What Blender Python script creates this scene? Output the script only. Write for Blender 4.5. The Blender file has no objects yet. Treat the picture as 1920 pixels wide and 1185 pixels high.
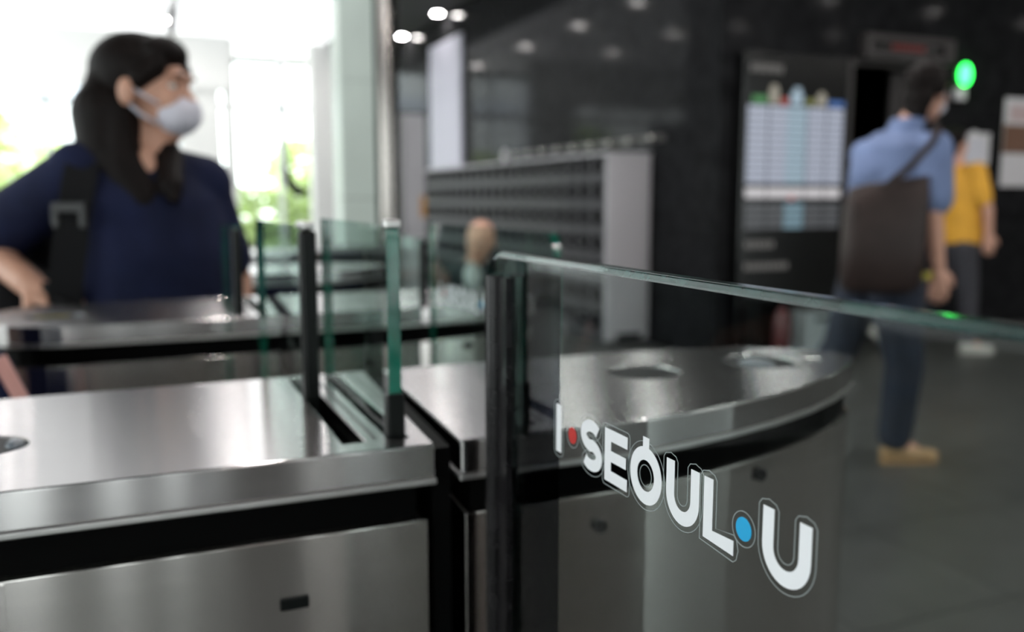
import bpy, bmesh, math, random
from mathutils import Vector, Matrix
random.seed(7)
D = bpy.data
SC = bpy.context.scene
COL = SC.collection
PI = math.pi
V = Vector

# ------------------------------------------------------------------ camera, world, exposure
cam_d = D.cameras.new('camera'); cam = D.objects.new('camera', cam_d); COL.objects.link(cam)
cam.location = (0, 0, 1.2)
cam.rotation_euler = (math.radians(90 - 7.612), 0, math.radians(-22.895))
cam_d.sensor_width = 36; cam_d.lens = 36 * 1650 / 1920
cam_d.clip_start = .02; cam_d.clip_end = 200
cam_d.dof.use_dof = True; cam_d.dof.focus_distance = .455; cam_d.dof.aperture_fstop = 4.6
SC.camera = cam
W = D.worlds.new('overcast_sky'); SC.world = W; W.use_nodes = True
bg = W.node_tree.nodes['Background']; bg.inputs[0].default_value = (.97, .97, 1, 1); bg.inputs[1].default_value = 5.6
SC.view_settings.view_transform = 'Standard'; SC.view_settings.look = 'None'
SC.view_settings.exposure = 0; SC.view_settings.gamma = 1
SC.view_settings.use_curve_mapping = False
SC.cycles.transparent_max_bounces = 24
SC.cycles.max_bounces = 10; SC.cycles.glossy_bounces = 5; SC.cycles.diffuse_bounces = 4
SC.cycles.caustics_reflective = False; SC.cycles.caustics_refractive = False
SC.cycles.sample_clamp_indirect = 6
SC.cycles.use_denoising = True

CEIL = 3.6          # ceiling height
WX = 3.878          # polished stone side wall plane
FY = 5.36           # polished stone front wall plane

# ------------------------------------------------------------------ materials
def mat(name, col, rough=.5, metal=0., spec=.5, ior=1.5, emit=None, estr=0., noise=0., nscale=20., bump=0., coat=0.):
    m = D.materials.new(name); m.use_nodes = True
    nt = m.node_tree; p = nt.nodes['Principled BSDF']
    p.inputs['Base Color'].default_value = (*col, 1); p.inputs['Roughness'].default_value = rough
    p.inputs['Metallic'].default_value = metal; p.inputs['Specular IOR Level'].default_value = spec
    p.inputs['Coat Weight'].default_value = coat; p.inputs['Coat Roughness'].default_value = .05
    p.inputs['IOR'].default_value = ior
    if emit:
        p.inputs['Emission Color'].default_value = (*emit, 1); p.inputs['Emission Strength'].default_value = estr
    if noise or bump:
        tc = nt.nodes.new('ShaderNodeTexCoord'); n = nt.nodes.new('ShaderNodeTexNoise')
        n.inputs['Scale'].default_value = nscale; n.inputs['Detail'].default_value = 5
        nt.links.new(tc.outputs['Object'], n.inputs['Vector'])
        if noise:
            r = nt.nodes.new('ShaderNodeValToRGB')
            r.color_ramp.elements[0].position = .3; r.color_ramp.elements[1].position = .7
            r.color_ramp.elements[0].color = (*[c * (1 - noise) for c in col], 1)
            r.color_ramp.elements[1].color = (*[min(1, c * (1 + noise)) for c in col], 1)
            nt.links.new(n.outputs['Fac'], r.inputs[0]); nt.links.new(r.outputs[0], p.inputs['Base Color'])
        if bump:
            b = nt.nodes.new('ShaderNodeBump'); b.inputs['Strength'].default_value = bump; b.inputs['Distance'].default_value = .01
            nt.links.new(n.outputs['Fac'], b.inputs['Height']); nt.links.new(b.outputs[0], p.inputs['Normal'])
    return m

def steel(name, col, rough, aniso):
    """steel brushed lengthwise (along X): highlights smear across the grain, down the sides and across the lids"""
    m = mat(name, col, rough, 1.)
    nt = m.node_tree; p = nt.nodes['Principled BSDF']
    p.inputs['Anisotropic'].default_value = aniso
    c = nt.nodes.new('ShaderNodeCombineXYZ'); c.inputs[0].default_value = 0; c.inputs[1].default_value = .7; c.inputs[2].default_value = .7
    nt.links.new(c.outputs[0], p.inputs['Tangent'])
    tc = nt.nodes.new('ShaderNodeTexCoord'); mp = nt.nodes.new('ShaderNodeMapping')
    mp.inputs['Scale'].default_value = (3, 160, 160)
    n = nt.nodes.new('ShaderNodeTexNoise'); n.inputs['Scale'].default_value = 1.; n.inputs['Detail'].default_value = 3
    nt.links.new(tc.outputs['Object'], mp.inputs[0]); nt.links.new(mp.outputs[0], n.inputs['Vector'])
    mr = nt.nodes.new('ShaderNodeMapRange'); mr.inputs['To Min'].default_value = rough * .9; mr.inputs['To Max'].default_value = rough * 1.1
    nt.links.new(n.outputs['Fac'], mr.inputs['Value']); nt.links.new(mr.outputs[0], p.inputs['Roughness'])
    return m

def pane_glass(name, tint, ior=1.5, refl=1.):
    m = D.materials.new(name); m.use_nodes = True; nt = m.node_tree; nt.nodes.clear()
    o = nt.nodes.new('ShaderNodeOutputMaterial'); mx = nt.nodes.new('ShaderNodeMixShader')
    t = nt.nodes.new('ShaderNodeBsdfTransparent'); t.inputs[0].default_value = (*tint, 1)
    g = nt.nodes.new('ShaderNodeBsdfGlossy'); g.inputs['Roughness'].default_value = .02; g.inputs[0].default_value = (refl, refl, refl, 1)
    f = nt.nodes.new('ShaderNodeFresnel'); f.inputs[0].default_value = ior
    ge = nt.nodes.new('ShaderNodeNewGeometry'); s1 = nt.nodes.new('ShaderNodeMath'); s1.operation = 'SUBTRACT'; s1.inputs[0].default_value = 1
    s2 = nt.nodes.new('ShaderNodeMath'); s2.operation = 'MULTIPLY'   # only the face turned to the light path reflects, the far face of the slab lets it out
    nt.links.new(ge.outputs['Backfacing'], s1.inputs[1]); nt.links.new(s1.outputs[0], s2.inputs[0]); nt.links.new(f.outputs[0], s2.inputs[1])
    nt.links.new(s2.outputs[0], mx.inputs[0]); nt.links.new(t.outputs[0], mx.inputs[1]); nt.links.new(g.outputs[0], mx.inputs[2])
    nt.links.new(mx.outputs[0], o.inputs[0])
    return m

M = {}
M['steel'] = steel('brushed_steel', (.62, .59, .57), .155, 1.)
M['steel_top'] = steel('brushed_steel_top', (.52, .50, .50), .19, 1.)
M['steel_bright'] = mat('polished_steel_edge', (.55, .54, .53), .35, 1.)
M['steel_column'] = mat('polished_steel_column', (.38, .35, .33), .2, 1.)
M['recess'] = mat('black_recess', (.001, .001, .001), .6, 0, .05)
M['black'] = mat('black_plastic', (.004, .005, .005), .35, 0, .2, noise=.2)
M['rubber'] = mat('dark_rubber', (.010, .009, .010), .2, 0, .35, noise=.5, nscale=60)
M['glass'] = pane_glass('clear_pane', (.82, .91, .88), 1.38)
M['glass_near'] = pane_glass('clear_pane_near', (.90, .945, .935), 1.17)
M['edge'] = mat('green_glass_edge', (.01, .11, .075), .08, 0, .8, coat=.6, noise=.6, nscale=14)
M['edge_near'] = mat('dark_green_glass_edge', (.014, .040, .036), .16, 0, .5, coat=.25, noise=.9, nscale=28)
M['dark_band'] = pane_glass('dark_tint', (.20, .21, .25), 1.1)
M['letter'] = mat('white_vinyl', (.80, .80, .83), .5)
M['ring'] = mat('sticker_border', (.26, .29, .29), .4)
M['red_dot'] = mat('red_vinyl', (.50, .015, .012), .4)
M['blue_dot'] = mat('blue_vinyl', (.01, .35, .66), .4)
M['stone'] = mat('polished_dark_stone', (.013, .013, .014), .09, 0, .5, 1.095, noise=.35, nscale=9)
M['tile'] = mat('dark_floor_tile', (.056, .055, .052), .42, 0, .5, noise=.2, nscale=5)
M['joint'] = mat('tile_joint', (.012, .012, .012), .8)
M['white_wall'] = mat('white_wall', (.78, .78, .76), .6, noise=.03)
M['grey_wall'] = mat('grey_wall', (.13, .12, .115), .5, noise=.1, nscale=2)
M['dark_ceiling'] = mat('dark_ceiling', (.022, .022, .025), .6, noise=.1)
M['lamp'] = mat('lamp_lens', (1, 1, 1), .3, emit=(1, .96, .93), estr=225)
M['lamp_soft'] = mat('lamp_diffuser', (1, 1, 1), .3, emit=(1, .97, .94), estr=75)
M['lit_ceiling'] = mat('self_lit_white_ceiling', (.9, .9, .9), .5, emit=(.97, .98, 1), estr=1.02)  # plain white ceiling, no lamp: its overexposed brightness is painted as emission
M['lamp_ring'] = mat('lamp_ring', (.3, .3, .3), .4, .6)
M['pale_green'] = mat('pale_green_panel', (.50, .56, .51), .35, noise=.05, nscale=2)
M['mullion'] = mat('grey_mullion', (.86, .88, .88), .4)
M['window_glass'] = pane_glass('facade_glass', (.93, .97, .95), 1.4)
M['leaf'] = mat('leaf_green', (.56, .68, .30), .6, noise=.4, nscale=4)
M['bark'] = mat('bark', (.12, .09, .06), .8, noise=.3)
M['paving'] = mat('pale_paving', (.62, .62, .60), .8, noise=.1, nscale=3)
M['facade_far'] = mat('pale_facade', (.62, .66, .74), .7, noise=.05)
M['locker'] = mat('locker_grey', (.034, .032, .036), .5, 0, .25, noise=.06)
M['locker_divider'] = mat('locker_divider_dark', (.040, .038, .042), .5, 0, .2)
M['locker_end'] = mat('locker_end_grey', (.42, .40, .42), .5, noise=.03, nscale=3)
M['locker_door'] = mat('locker_black', (.005, .005, .006), .5, 0, .1)
M['pale_panel'] = mat('pale_grey_panel', (.40, .39, .46), .5, noise=.04, nscale=2)
M['white_plastic'] = mat('white_plastic', (.7, .68, .7), .4)
M['beige'] = mat('beige_metal', (.36, .31, .28), .4, noise=.1)
M['frame_grey'] = mat('frame_grey', (.055, .05, .05), .35, .5)
M['red_dim'] = mat('red_sign_glow', (.1, .01, .01), .4, emit=(.5, .05, .03), estr=.12)
M['screen'] = mat('screen_black', (.002, .002, .002), .2)
M['cell'] = mat('screen_cell_grey', (.1, .1, .1), .3, emit=(.31, .34, .43), estr=1)
M['cell2'] = mat('screen_cell_blue', (.1, .1, .1), .3, emit=(.25, .35, .43), estr=1)
M['cell3'] = mat('screen_teal', (.1, .1, .1), .3, emit=(.10, .19, .24), estr=1)
M['row_white'] = mat('screen_row_white', (.1, .1, .1), .3, emit=(.50, .48, .50), estr=1)
M['row_dark'] = mat('screen_row_dark', (.02, .02, .02), .3, emit=(.065, .068, .075), estr=1)
M['scr_text'] = mat('screen_text', (.02, .02, .02), .3, emit=(.10, .095, .09), estr=1)
M['scr_green'] = mat('screen_green', (.02, .02, .02), .3, emit=(.04, .18, .05), estr=1)
M['scr_beige'] = mat('screen_beige', (.02, .02, .02), .3, emit=(.28, .26, .21), estr=1)
M['scr_red'] = mat('screen_red', (.02, .02, .02), .3, emit=(.34, .06, .05), estr=1)
M['scr_blue'] = mat('screen_blue', (.02, .02, .02), .3, emit=(.05, .13, .36), estr=1)
M['scr_olive'] = mat('screen_olive', (.02, .02, .02), .3, emit=(.16, .17, .05), estr=1)
M['green_lamp'] = mat('green_lamp_lens', (.05, .8, .15), .3, emit=(.03, 1, .10), estr=9)
M['green_dim'] = mat('green_notice', (.015, .12, .035), .5)
M['paper'] = mat('white_paper', (.62, .60, .62), .7)
M['brown_print'] = mat('brown_print', (.16, .08, .05), .7)
M['pink_print'] = mat('pink_print', (.5, .38, .38), .7)
M['ext_red'] = mat('dark_red_paint', (.06, .004, .006), .3)
M['bin_steel'] = mat('bin_grey', (.30, .33, .34), .45, .2, noise=.05)
M['skin'] = mat('skin', (.56, .30, .21), .5, noise=.07, nscale=12)
M['skin_pale'] = mat('skin_light', (.62, .34, .25), .5, noise=.07, nscale=12)
M['hair'] = mat('black_hair', (.007, .0045, .004), .6, 0, .12, noise=.3, nscale=40)
M['navy'] = mat('navy_cloth', (.008, .011, .036), .85, 0, .2, noise=.35, nscale=9, bump=.2)
M['dark_cloth'] = mat('black_cloth', (.006, .006, .007), .85, 0, .2, noise=.2)
M['strap'] = mat('black_strap', (.006, .006, .007), .8, 0, .2)
M['buckle'] = mat('buckle_grey', (.018, .018, .019), .5)
M['mask'] = mat('white_mask', (.66, .64, .72), .7)
M['eye'] = mat('eye_white', (.7, .7, .68), .2); M['iris'] = mat('eye_dark', (.02, .012, .01), .2)
M['lip'] = mat('lip', (.42, .16, .13), .45)
M['blue_shirt'] = mat('blue_shirt', (.145, .195, .35), .8, noise=.18, nscale=8, bump=.2)
M['jeans'] = mat('blue_jeans', (.005, .010, .024), .8, noise=.3, nscale=12)
M['bag_brown'] = mat('brown_leather', (.030, .019, .017), .5, 0, .25, noise=.3, nscale=8)
M['tan'] = mat('tan_shoe', (.48, .29, .14), .55, noise=.1)
M['white_shoe'] = mat('white_shoe', (.62, .58, .54), .55)
M['yellow'] = mat('yellow_shirt', (.72, .36, .035), .75, noise=.15, nscale=6)
M['grey_trousers'] = mat('dark_grey_trousers', (.035, .034, .042), .8)
M['pink'] = mat('pink_trim', (.55, .27, .24), .6)
M['jacket'] = mat('dark_green_jacket', (.012, .022, .022), .8)
M['shirt_white'] = mat('white_shirt', (.5, .53, .52), .8)
M['bench'] = mat('dark_bench', (.02, .022, .024), .4)
M['lens_dark'] = mat('dark_lens', (.004, .004, .005), .5, 0, .15)
M['lens_grey'] = mat('grey_lens', (.16, .18, .21), .3)
M['amber'] = mat('amber_mark', (.32, .26, .01), .4)
M['orange'] = mat('orange_mark', (.45, .20, .03), .5)
M['plinth'] = mat('dark_plinth', (.02, .02, .02), .5)

# ------------------------------------------------------------------ object helpers
def obj(name, bm, m, parent=None, smooth=False, bevel=0., seg=2):
    if isinstance(bm, bpy.types.Mesh): me = bm
    else:
        bmesh.ops.recalc_face_normals(bm, faces=bm.faces)
        me = D.meshes.new(name); bm.to_mesh(me); bm.free()
        if smooth:
            for f in me.polygons: f.use_smooth = True
    for k in (m if isinstance(m, (list, tuple)) else [m]):
        if k: me.materials.append(M[k] if isinstance(k, str) else k)
    o = D.objects.new(name, me); COL.objects.link(o)
    if parent: o.parent = parent
    if bevel:
        b = o.modifiers.new('bevel', 'BEVEL'); b.width = bevel; b.segments = seg; b.limit_method = 'ANGLE'; b.angle_limit = .7
    return o
def share(name, me, parent=None, loc=(0, 0, 0)):
    o = D.objects.new(name, me); COL.objects.link(o); o.location = loc
    if parent: o.parent = parent
    return o
def tag(o, label, cat, group=None):
    o['label'] = label; o['category'] = cat
    if group: o['group'] = group
    return o
def thing(name, label, cat, loc=(0, 0, 0), rz=0., group=None):
    o = D.objects.new(name, None); COL.objects.link(o); o.location = loc; o.rotation_euler = (0, 0, rz)
    o.empty_display_size = .1
    return tag(o, label, cat, group)
def struct(name, bm, m, **k):
    o = obj(name, bm, m, **k); o['kind'] = 'structure'; return o
def BM(): return bmesh.new()
def box(bm, x0, x1, y0, y1, z0, z1, mi=0):
    vs = [bm.verts.new((x, y, z)) for x in (x0, x1) for y in (y0, y1) for z in (z0, z1)]
    for f in ((0, 1, 3, 2), (4, 6, 7, 5), (0, 4, 5, 1), (2, 3, 7, 6), (0, 2, 6, 4), (1, 5, 7, 3)):
        bm.faces.new([vs[i] for i in f]).material_index = mi
    return bm
def bx(*a): return box(BM(), *a)
def basis(d):
    d = V(d).normalized(); a = V((0, 0, 1)) if abs(d.z) < .9 else V((1, 0, 0))
    u = d.cross(a).normalized(); return d, u, d.cross(u)
def ring(bm, c, u, w, ru, rw, n): return [bm.verts.new(V(c) + u * (ru * math.cos(2 * PI * k / n)) + w * (rw * math.sin(2 * PI * k / n))) for k in range(n)]
def skin_rings(bm, rs, cap=True):
    for a, b in zip(rs, rs[1:]):
        n = len(a)
        for k in range(n): bm.faces.new((a[k], a[(k + 1) % n], b[(k + 1) % n], b[k]))
    if cap: bm.faces.new(rs[0]); bm.faces.new(rs[-1])
def cyl(bm, p0, p1, r0, r1=None, n=20):
    d, u, w = basis(V(p1) - V(p0)); r1 = r0 if r1 is None else r1
    skin_rings(bm, [ring(bm, p0, u, w, r0, r0, n), ring(bm, p1, u, w, r1, r1, n)]); return bm
def tube(bm, pts, r, n=10):
    rs = []
    for i, p in enumerate(pts):
        d = V(pts[min(i + 1, len(pts) - 1)]) - V(pts[max(i - 1, 0)]); d, u, w = basis(d)
        rr = r[i] if isinstance(r, (list, tuple)) else r
        rs.append(ring(bm, p, u, w, rr, rr, n))
    skin_rings(bm, rs); return bm
def ell(bm, c, r, rot=None, seg=20):
    mtx = Matrix.Translation(V(c)) @ (rot.to_4x4() if rot else Matrix()) @ Matrix.Diagonal((*r, 1))
    bmesh.ops.create_uvsphere(bm, u_segments=seg, v_segments=max(8, seg * 2 // 3), radius=1, matrix=mtx); return bm
def prism(bm, outer, z0, z1, holes=()):
    """flat plate with a boat-shaped or any other outline and real openings"""
    def cap(z):
        es, loops = [], []
        for lp in [outer, *holes]:
            vs = [bm.verts.new((x, y, z)) for x, y in lp]; loops.append(vs)
            for i in range(len(vs)): es.append(bm.edges.new((vs[i], vs[(i + 1) % len(vs)])))
        if holes: bmesh.ops.triangle_fill(bm, edges=es, use_beauty=True)
        else: bm.faces.new(loops[0])
        return loops
    a, b = cap(z0), cap(z1)
    for la, lb in zip(a, b):
        n = len(la)
        for i in range(n): bm.faces.new((la[i], la[(i + 1) % n], lb[(i + 1) % n], lb[i]))
    return bm
def rect(x0, x1, y0, y1): return [(x0, y0), (x1, y0), (x1, y1), (x0, y1)]
def inset_poly(pts, d, cx, cy):
    """pull an outline in by about d"""
    xs = [p[0] for p in pts]; ys = [p[1] for p in pts]; w = max(xs) - min(xs); h = max(ys) - min(ys)
    mx, my = (max(xs) + min(xs)) / 2, (max(ys) + min(ys)) / 2
    return [(mx + (x - mx) * (1 - 2 * d / w), my + (y - my) * (1 - 2 * d / h)) for x, y in pts]

# ------------------------------------------------------------------ setting: floor
fl = struct('floor', bx(-4.2, 12.2, -3.7, 17, -.12, -.012), 'joint')
tile_me = D.meshes.new('tile'); b = bx(-.298, .298, -.298, .298, -.012, 0); b.to_mesh(tile_me); b.free(); tile_me.materials.append(M['tile'])
far = BM()
for i in range(27):
    for j in range(34):
        x, y = -3.9 + .6 * i, -3.35 + .6 * j
        if -1.2 < x < 8 and .2 < y < 5.9: share('tile', tile_me, fl, (x, y, 0))
        elif y < 16.8: box(far, x - .298, x + .298, y - .298, y + .298, -.012, 0)
o = obj('tile_field', far, 'tile', fl); o['kind'] = 'stuff'

# ------------------------------------------------------------------ polished stone walls, panel by panel
courses = [(0, .98), (.98, 1.95), (1.95, 2.9), (2.9, CEIL)]
ws = struct('wall_side', bx(WX + .02, WX + .25, FY + .22, 16.9, 0, CEIL), 'joint')
y = FY
while y < 16.8:
    y1 = min(y + 1.16, 16.8)
    for a, c in courses:
        obj('stone_panel', bx(WX, WX + .02, y + .0025, y1 - .0025, a + .0025, c - .0025), 'stone', ws, bevel=.0015, seg=1)
    y = y1
b = BM(); box(b, WX + .02, 5.0, FY + .02, FY + .22, 0, CEIL); box(b, 6.0, 12.2, FY + .02, FY + .22, 0, CEIL); box(b, 5.0, 6.0, FY + .02, FY + .22, 2.25, CEIL)
wf = struct('wall_front', b, 'joint')
cols = [(WX + .004, 5.0), (5.0, 6.0), (6.0, 7.2), (7.2, 8.4), (8.4, 9.6), (9.6, 10.8), (10.8, 12.0)]
for x0, x1 in cols:
    for a, c in (courses if x0 != 5.0 else [(2.25, 2.9), (2.9, CEIL)]):
        obj('stone_panel', bx(x0 + .0025, x1 - .0025, FY, FY + .02, a + .0025, c - .0025), 'stone', wf, bevel=.0015, seg=1)
struct('baseboard_front', bx(6.0, 12.0, FY - .012, FY - .001, .001, .12), 'frame_grey')
struct('wall_right', bx(12, 12.2, -3.7, FY + .02, 0, CEIL), 'grey_wall')
b = BM(); y = -3.7; LW = [(-2.9, -1.6), (-.9, .2), (.8, 2.0), (2.8, 4.6), (5.4, 7.4), (8.2, 10.4), (11.2, 13.4)]  # unseen windows added here to light the lettering and people from the left
for a, c in LW: box(b, -4.2, -4, y, a, 0, CEIL); box(b, -4.2, -4, a, c, 3.2, CEIL); box(b, -4.2, -4, a, c, 0, .3); y = c
box(b, -4.2, -4, y, 16.8, 0, CEIL)
struct('wall_left', b, 'white_wall')
for k, (a, c) in enumerate(LW):
    b = BM(); box(b, -4.12, -4.06, a, a + .03, .3, 3.2); box(b, -4.12, -4.06, c - .03, c, .3, 3.2); box(b, -4.12, -4.06, a, c, 3.17, 3.2); box(b, -4.12, -4.06, a, c, .3, .33)
    w = struct('window_%d' % (k + 21), b, 'mullion')
    obj('pane', bx(-4.095, -4.085, a + .03, c - .03, .33, 3.17), 'window_glass', w)
# unseen wall behind the camera, narrow openings invented to streak the steel with daylight
streak_slots = [(-3.7, -2.7), (-2.3, -1.9), (-1.5, -1.2), (-.74, -.48), (-.24, -.11), (.05, .15), (.28, .33), (.80, .89), (1.04, 1.2), (1.32, 1.41), (1.74, 1.96), (2.3, 2.4), (2.78, 3.0), (3.6, 3.72), (4.4, 5.4), (6.4, 7.4), (9.0, 10.2)]
b = BM(); x = -4.2
for a, c in streak_slots: box(b, x, a, -3.7, -3.5, 0, CEIL); box(b, a, c, -3.7, -3.5, 3.2, CEIL); box(b, a, c, -3.7, -3.5, 0, .05); x = c
box(b, x, 12.2, -3.7, -3.5, 0, CEIL)
struct('wall_back', b, 'grey_wall')
for k, (a, c) in enumerate(streak_slots):
    b = BM(); box(b, a, a + .012, -3.62, -3.56, .05, 3.2); box(b, c - .012, c, -3.62, -3.56, .05, 3.2); box(b, a, c, -3.62, -3.56, 3.17, 3.2); box(b, a, c, -3.62, -3.56, .05, .08)
    w = struct('window_%d' % (k + 31), b, 'mullion')
    obj('pane', bx(a + .012, c - .012, -3.595, -3.585, .08, 3.17), 'window_glass', w)

# elevator doorway recess in the front wall
b = BM(); box(b, 4.98, 5.0, FY, 6.6, 0, 2.27); box(b, 6.0, 6.02, FY, 6.6, 0, 2.27); box(b, 4.98, 6.02, 6.6, 6.65, 0, 2.27); box(b, 4.98, 6.02, FY + .22, 6.65, 2.25, 2.27)
struct('wall_recess', b, 'screen')
d1 = struct('door_1', (lambda q: (box(q, 5.0, 5.035, FY - .015, FY + .05, 0, 2.25), box(q, 5.965, 6.0, FY - .015, FY + .05, 0, 2.25), box(q, 5.0, 6.0, FY - .015, FY + .05, 2.215, 2.25)) and q)(BM()), 'frame_grey')
obj('door_leaf', bx(5.62, 5.96, FY + .12, FY + .16, .01, 2.2), 'frame_grey', d1, bevel=.004)
obj('door_leaf', bx(5.04, 5.10, FY + .12, FY + .16, .01, 2.2), 'frame_grey', d1, bevel=.004)
t = thing('standing_pole', 'pale beige slim pole with a round head just inside the elevator doorway', 'pole', (5.2, FY + .28, 0))
obj('shaft', tube(BM(), [(0, 0, .02), (0, 0, 1.95)], .028, 14), 'beige', t, smooth=True)
obj('head', ell(BM(), (0, 0, 2.02), (.05, .05, .09)), 'pink_print', t, smooth=True)
obj('base', cyl(BM(), (0, 0, 0), (0, 0, .02), .1, .09, 24), 'frame_grey', t)
t = thing('elevator_notice', 'narrow dark green vertical notice board inside the elevator doorway', 'notice', (5.4, FY + .6, 0))
obj('board', bx(-.05, .05, -.01, .01, 1.1, 2.1), 'green_dim', t); obj('post', bx(-.015, .015, .01, .03, 0, 2.1), 'frame_grey', t)
obj('brown_strip', bx(.08, .13, -.01, .01, 1.2, 2.1), 'brown_print', t); obj('rail', bx(-.02, .13, .012, .022, 1.6, 1.64), 'frame_grey', t)
obj('foot', bx(-.1, .15, -.08, .08, 0, .02), 'frame_grey', t)

# ------------------------------------------------------------------ ceiling, downlights, glowing lobby ceiling
struct('ceiling', bx(-4.2, 12.2, -3.7, 17, CEIL, CEIL + .15), 'dark_ceiling')
glow_ceil = thing('glowing_ceiling', 'huge white ceiling over the bright lobby at left, its brightness painted as glow', 'ceiling light', (0, 0, CEIL))
for i, xa in enumerate((-3.9, -1.65, .6)):
    for ya in (4.25, 6.6, 8.95, 11.3, 13.65):
        obj('glow_sheet', bx(xa, xa + 2.2, ya, ya + 2.3, -.03, -.002), 'lit_ceiling', glow_ceil)
lens_me = D.meshes.new('lens'); b = cyl(BM(), (0, 0, -.006), (0, 0, -.001), .062, n=28); b.to_mesh(lens_me); b.free(); lens_me.materials.append(M['lamp'])
rb = BM()
for k in range(28):
    a0, a1 = 2 * PI * k / 28, 2 * PI * (k + 1) / 28
    q = [[rb.verts.new((r * math.cos(a), r * math.sin(a), z)) for a in (a0, a1)] for r, z in ((.063, -.012), (.08, -.008), (.08, 0), (.063, 0))]
    for j in range(4): rb.faces.new((q[j][0], q[j][1], q[(j + 1) % 4][1], q[(j + 1) % 4][0]))
ring_me = D.meshes.new('trim_ring'); rb.to_mesh(ring_me); rb.free(); ring_me.materials.append(M['lamp_ring'])
def downlight(x, y, label, z=CEIL):
    t = thing('downlight', label, 'ceiling light', (x, y, z), 0, 'round ceiling downlights')
    share('lens', lens_me, t); share('trim_ring', ring_me, t)
for x, y, s in ((3.74, 11.35, 'round white downlight in the ceiling beside the tall pale panel'), (3.76, 13.12, 'round white downlight in the ceiling right next to the steel column')):
    downlight(x, y, s)
LG = 'round ceiling downlight mirrored in the dark stone wall'
for y, wd in zip((9.64, 11.2, 13.02, 15.2), ('nearest', 'second', 'third', 'farthest')): downlight(2.03, y, wd + ' downlight of the row behind the pale green pillar', CEIL - .032)
for x, rw in ((-1.5, 'left'), (.48, 'middle')):
    for y, wd in zip((9.64, 11.2, 13.02), ('nearest', 'second', 'farthest')): downlight(x, y, wd + ' downlight of the ' + rw + ' row in the glowing lobby ceiling', CEIL - .032)
for x in (.4, 2.2, 4.0, 5.9, 7.9, 9.6, 11.4):
    for y in (-1.6, .2, 1.97, 3.75): downlight(x, y, 'round downlight in the dark ceiling overhead')

def panel_light(x, y, label):
    t = thing('square_downlight', label, 'ceiling light', (x, y, CEIL), 0, 'square ceiling downlights')
    obj('diffuser', bx(-.10, .10, -.10, .10, -.010, -.001), 'lamp_soft', t)
    b = BM(); box(b, -.13, .13, -.13, -.101, -.014, 0); box(b, -.13, .13, .101, .13, -.014, 0); box(b, -.13, -.101, -.101, .101, -.014, 0); box(b, .101, .13, -.101, .101, -.014, 0)
    obj('trim_frame', b, 'lamp_ring', t)
for x, wd in ((1.55, 'leftmost'), (2.45, 'second'), (2.95, 'third'), (3.95, 'rightmost')): panel_light(x, 4.0 if x > 3.5 else 3.95, wd + ' square downlight overhead, mirrored in the front row lids')

# ------------------------------------------------------------------ bright lobby at the far left
fac = BM()
for x in (-3.9, -2.6, -1.3, 0, 1.25, 2.45, 3.5): box(fac, x - .04, x + .04, 16.5, 16.62, 0, CEIL)
box(fac, -4, WX, 16.5, 16.62, 2.75, 2.85); box(fac, -4, WX, 16.5, 16.62, 0, .12)
w = struct('window_11', fac, 'mullion')
for a, c in ((-3.86, -2.64), (-2.56, -1.34), (-1.26, -.04), (.04, 1.21), (1.29, 2.41), (2.49, 3.46)):
    obj('pane', bx(a, c, 16.55, 16.56, .12, 2.75), 'window_glass', w)
    obj('pane', bx(a, c, 16.55, 16.56, 2.85, CEIL), 'window_glass', w)
struct('trim_1', bx(-4, 1.35, 13.9, 14.1, 2.78, CEIL - .05), 'white_wall')     # white bulkhead
for k, (x0, x1) in enumerate(((.62, 1.2), (1.27, 1.42), (2.55, 2.9))):
    struct('wall_column_%d' % (k + 1), bx(x0, x1, 13.95, 14.3, 0, CEIL - .05), 'white_wall', bevel=.01)
# pale green pillar and steel column
p = struct('wall_pillar', bx(1.74, 2.02, 8.03, 8.3, 0, CEIL - .04), 'joint')
for a, c in ((0, 1.2), (1.2, 2.25), (2.25, CEIL - .04)):
    obj('cladding_panel', bx(1.71, 2.03, 8.0, 8.03, a + .003, c - .003), 'pale_green', p, bevel=.003)
    obj('cladding_panel', bx(1.71, 1.74, 8.033, 8.3, a + .003, c - .003), 'pale_green', p, bevel=.003)
t = thing('steel_column', 'round polished steel column attached to the pale green pillar', 'column', (2.165, 8.14, 0))
obj('shaft', cyl(BM(), (0, 0, .1), (0, 0, CEIL - .04), .125, n=48), 'steel_column', t, smooth=False, bevel=.004)
obj('collar', cyl(BM(), (0, 0, 0), (0, 0, .1), .14, .13, n=48), 'steel_column', t, bevel=.004)
for pl in t.children[0].data.polygons: pl.use_smooth = abs(pl.normal.z) < .5
t = thing('ticket_machine', 'tall light grey cabinet with an orange sticker standing right of the steel column', 'machine', (2.42, 8.2, 0))
obj('cabinet', bx(-.11, .11, -.12, .3, .06, 1.98), 'locker_end', t, bevel=.02, seg=3)
obj('front_panel', bx(-.085, .085, -.127, -.118, .9, 1.7), 'locker_end', t, bevel=.003)
obj('sticker', bx(.05, .1, -.131, -.126, 1.02, 1.22), 'orange', t); obj('plinth', bx(-.1, .1, -.11, .29, 0, .06), 'plinth', t)
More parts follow.
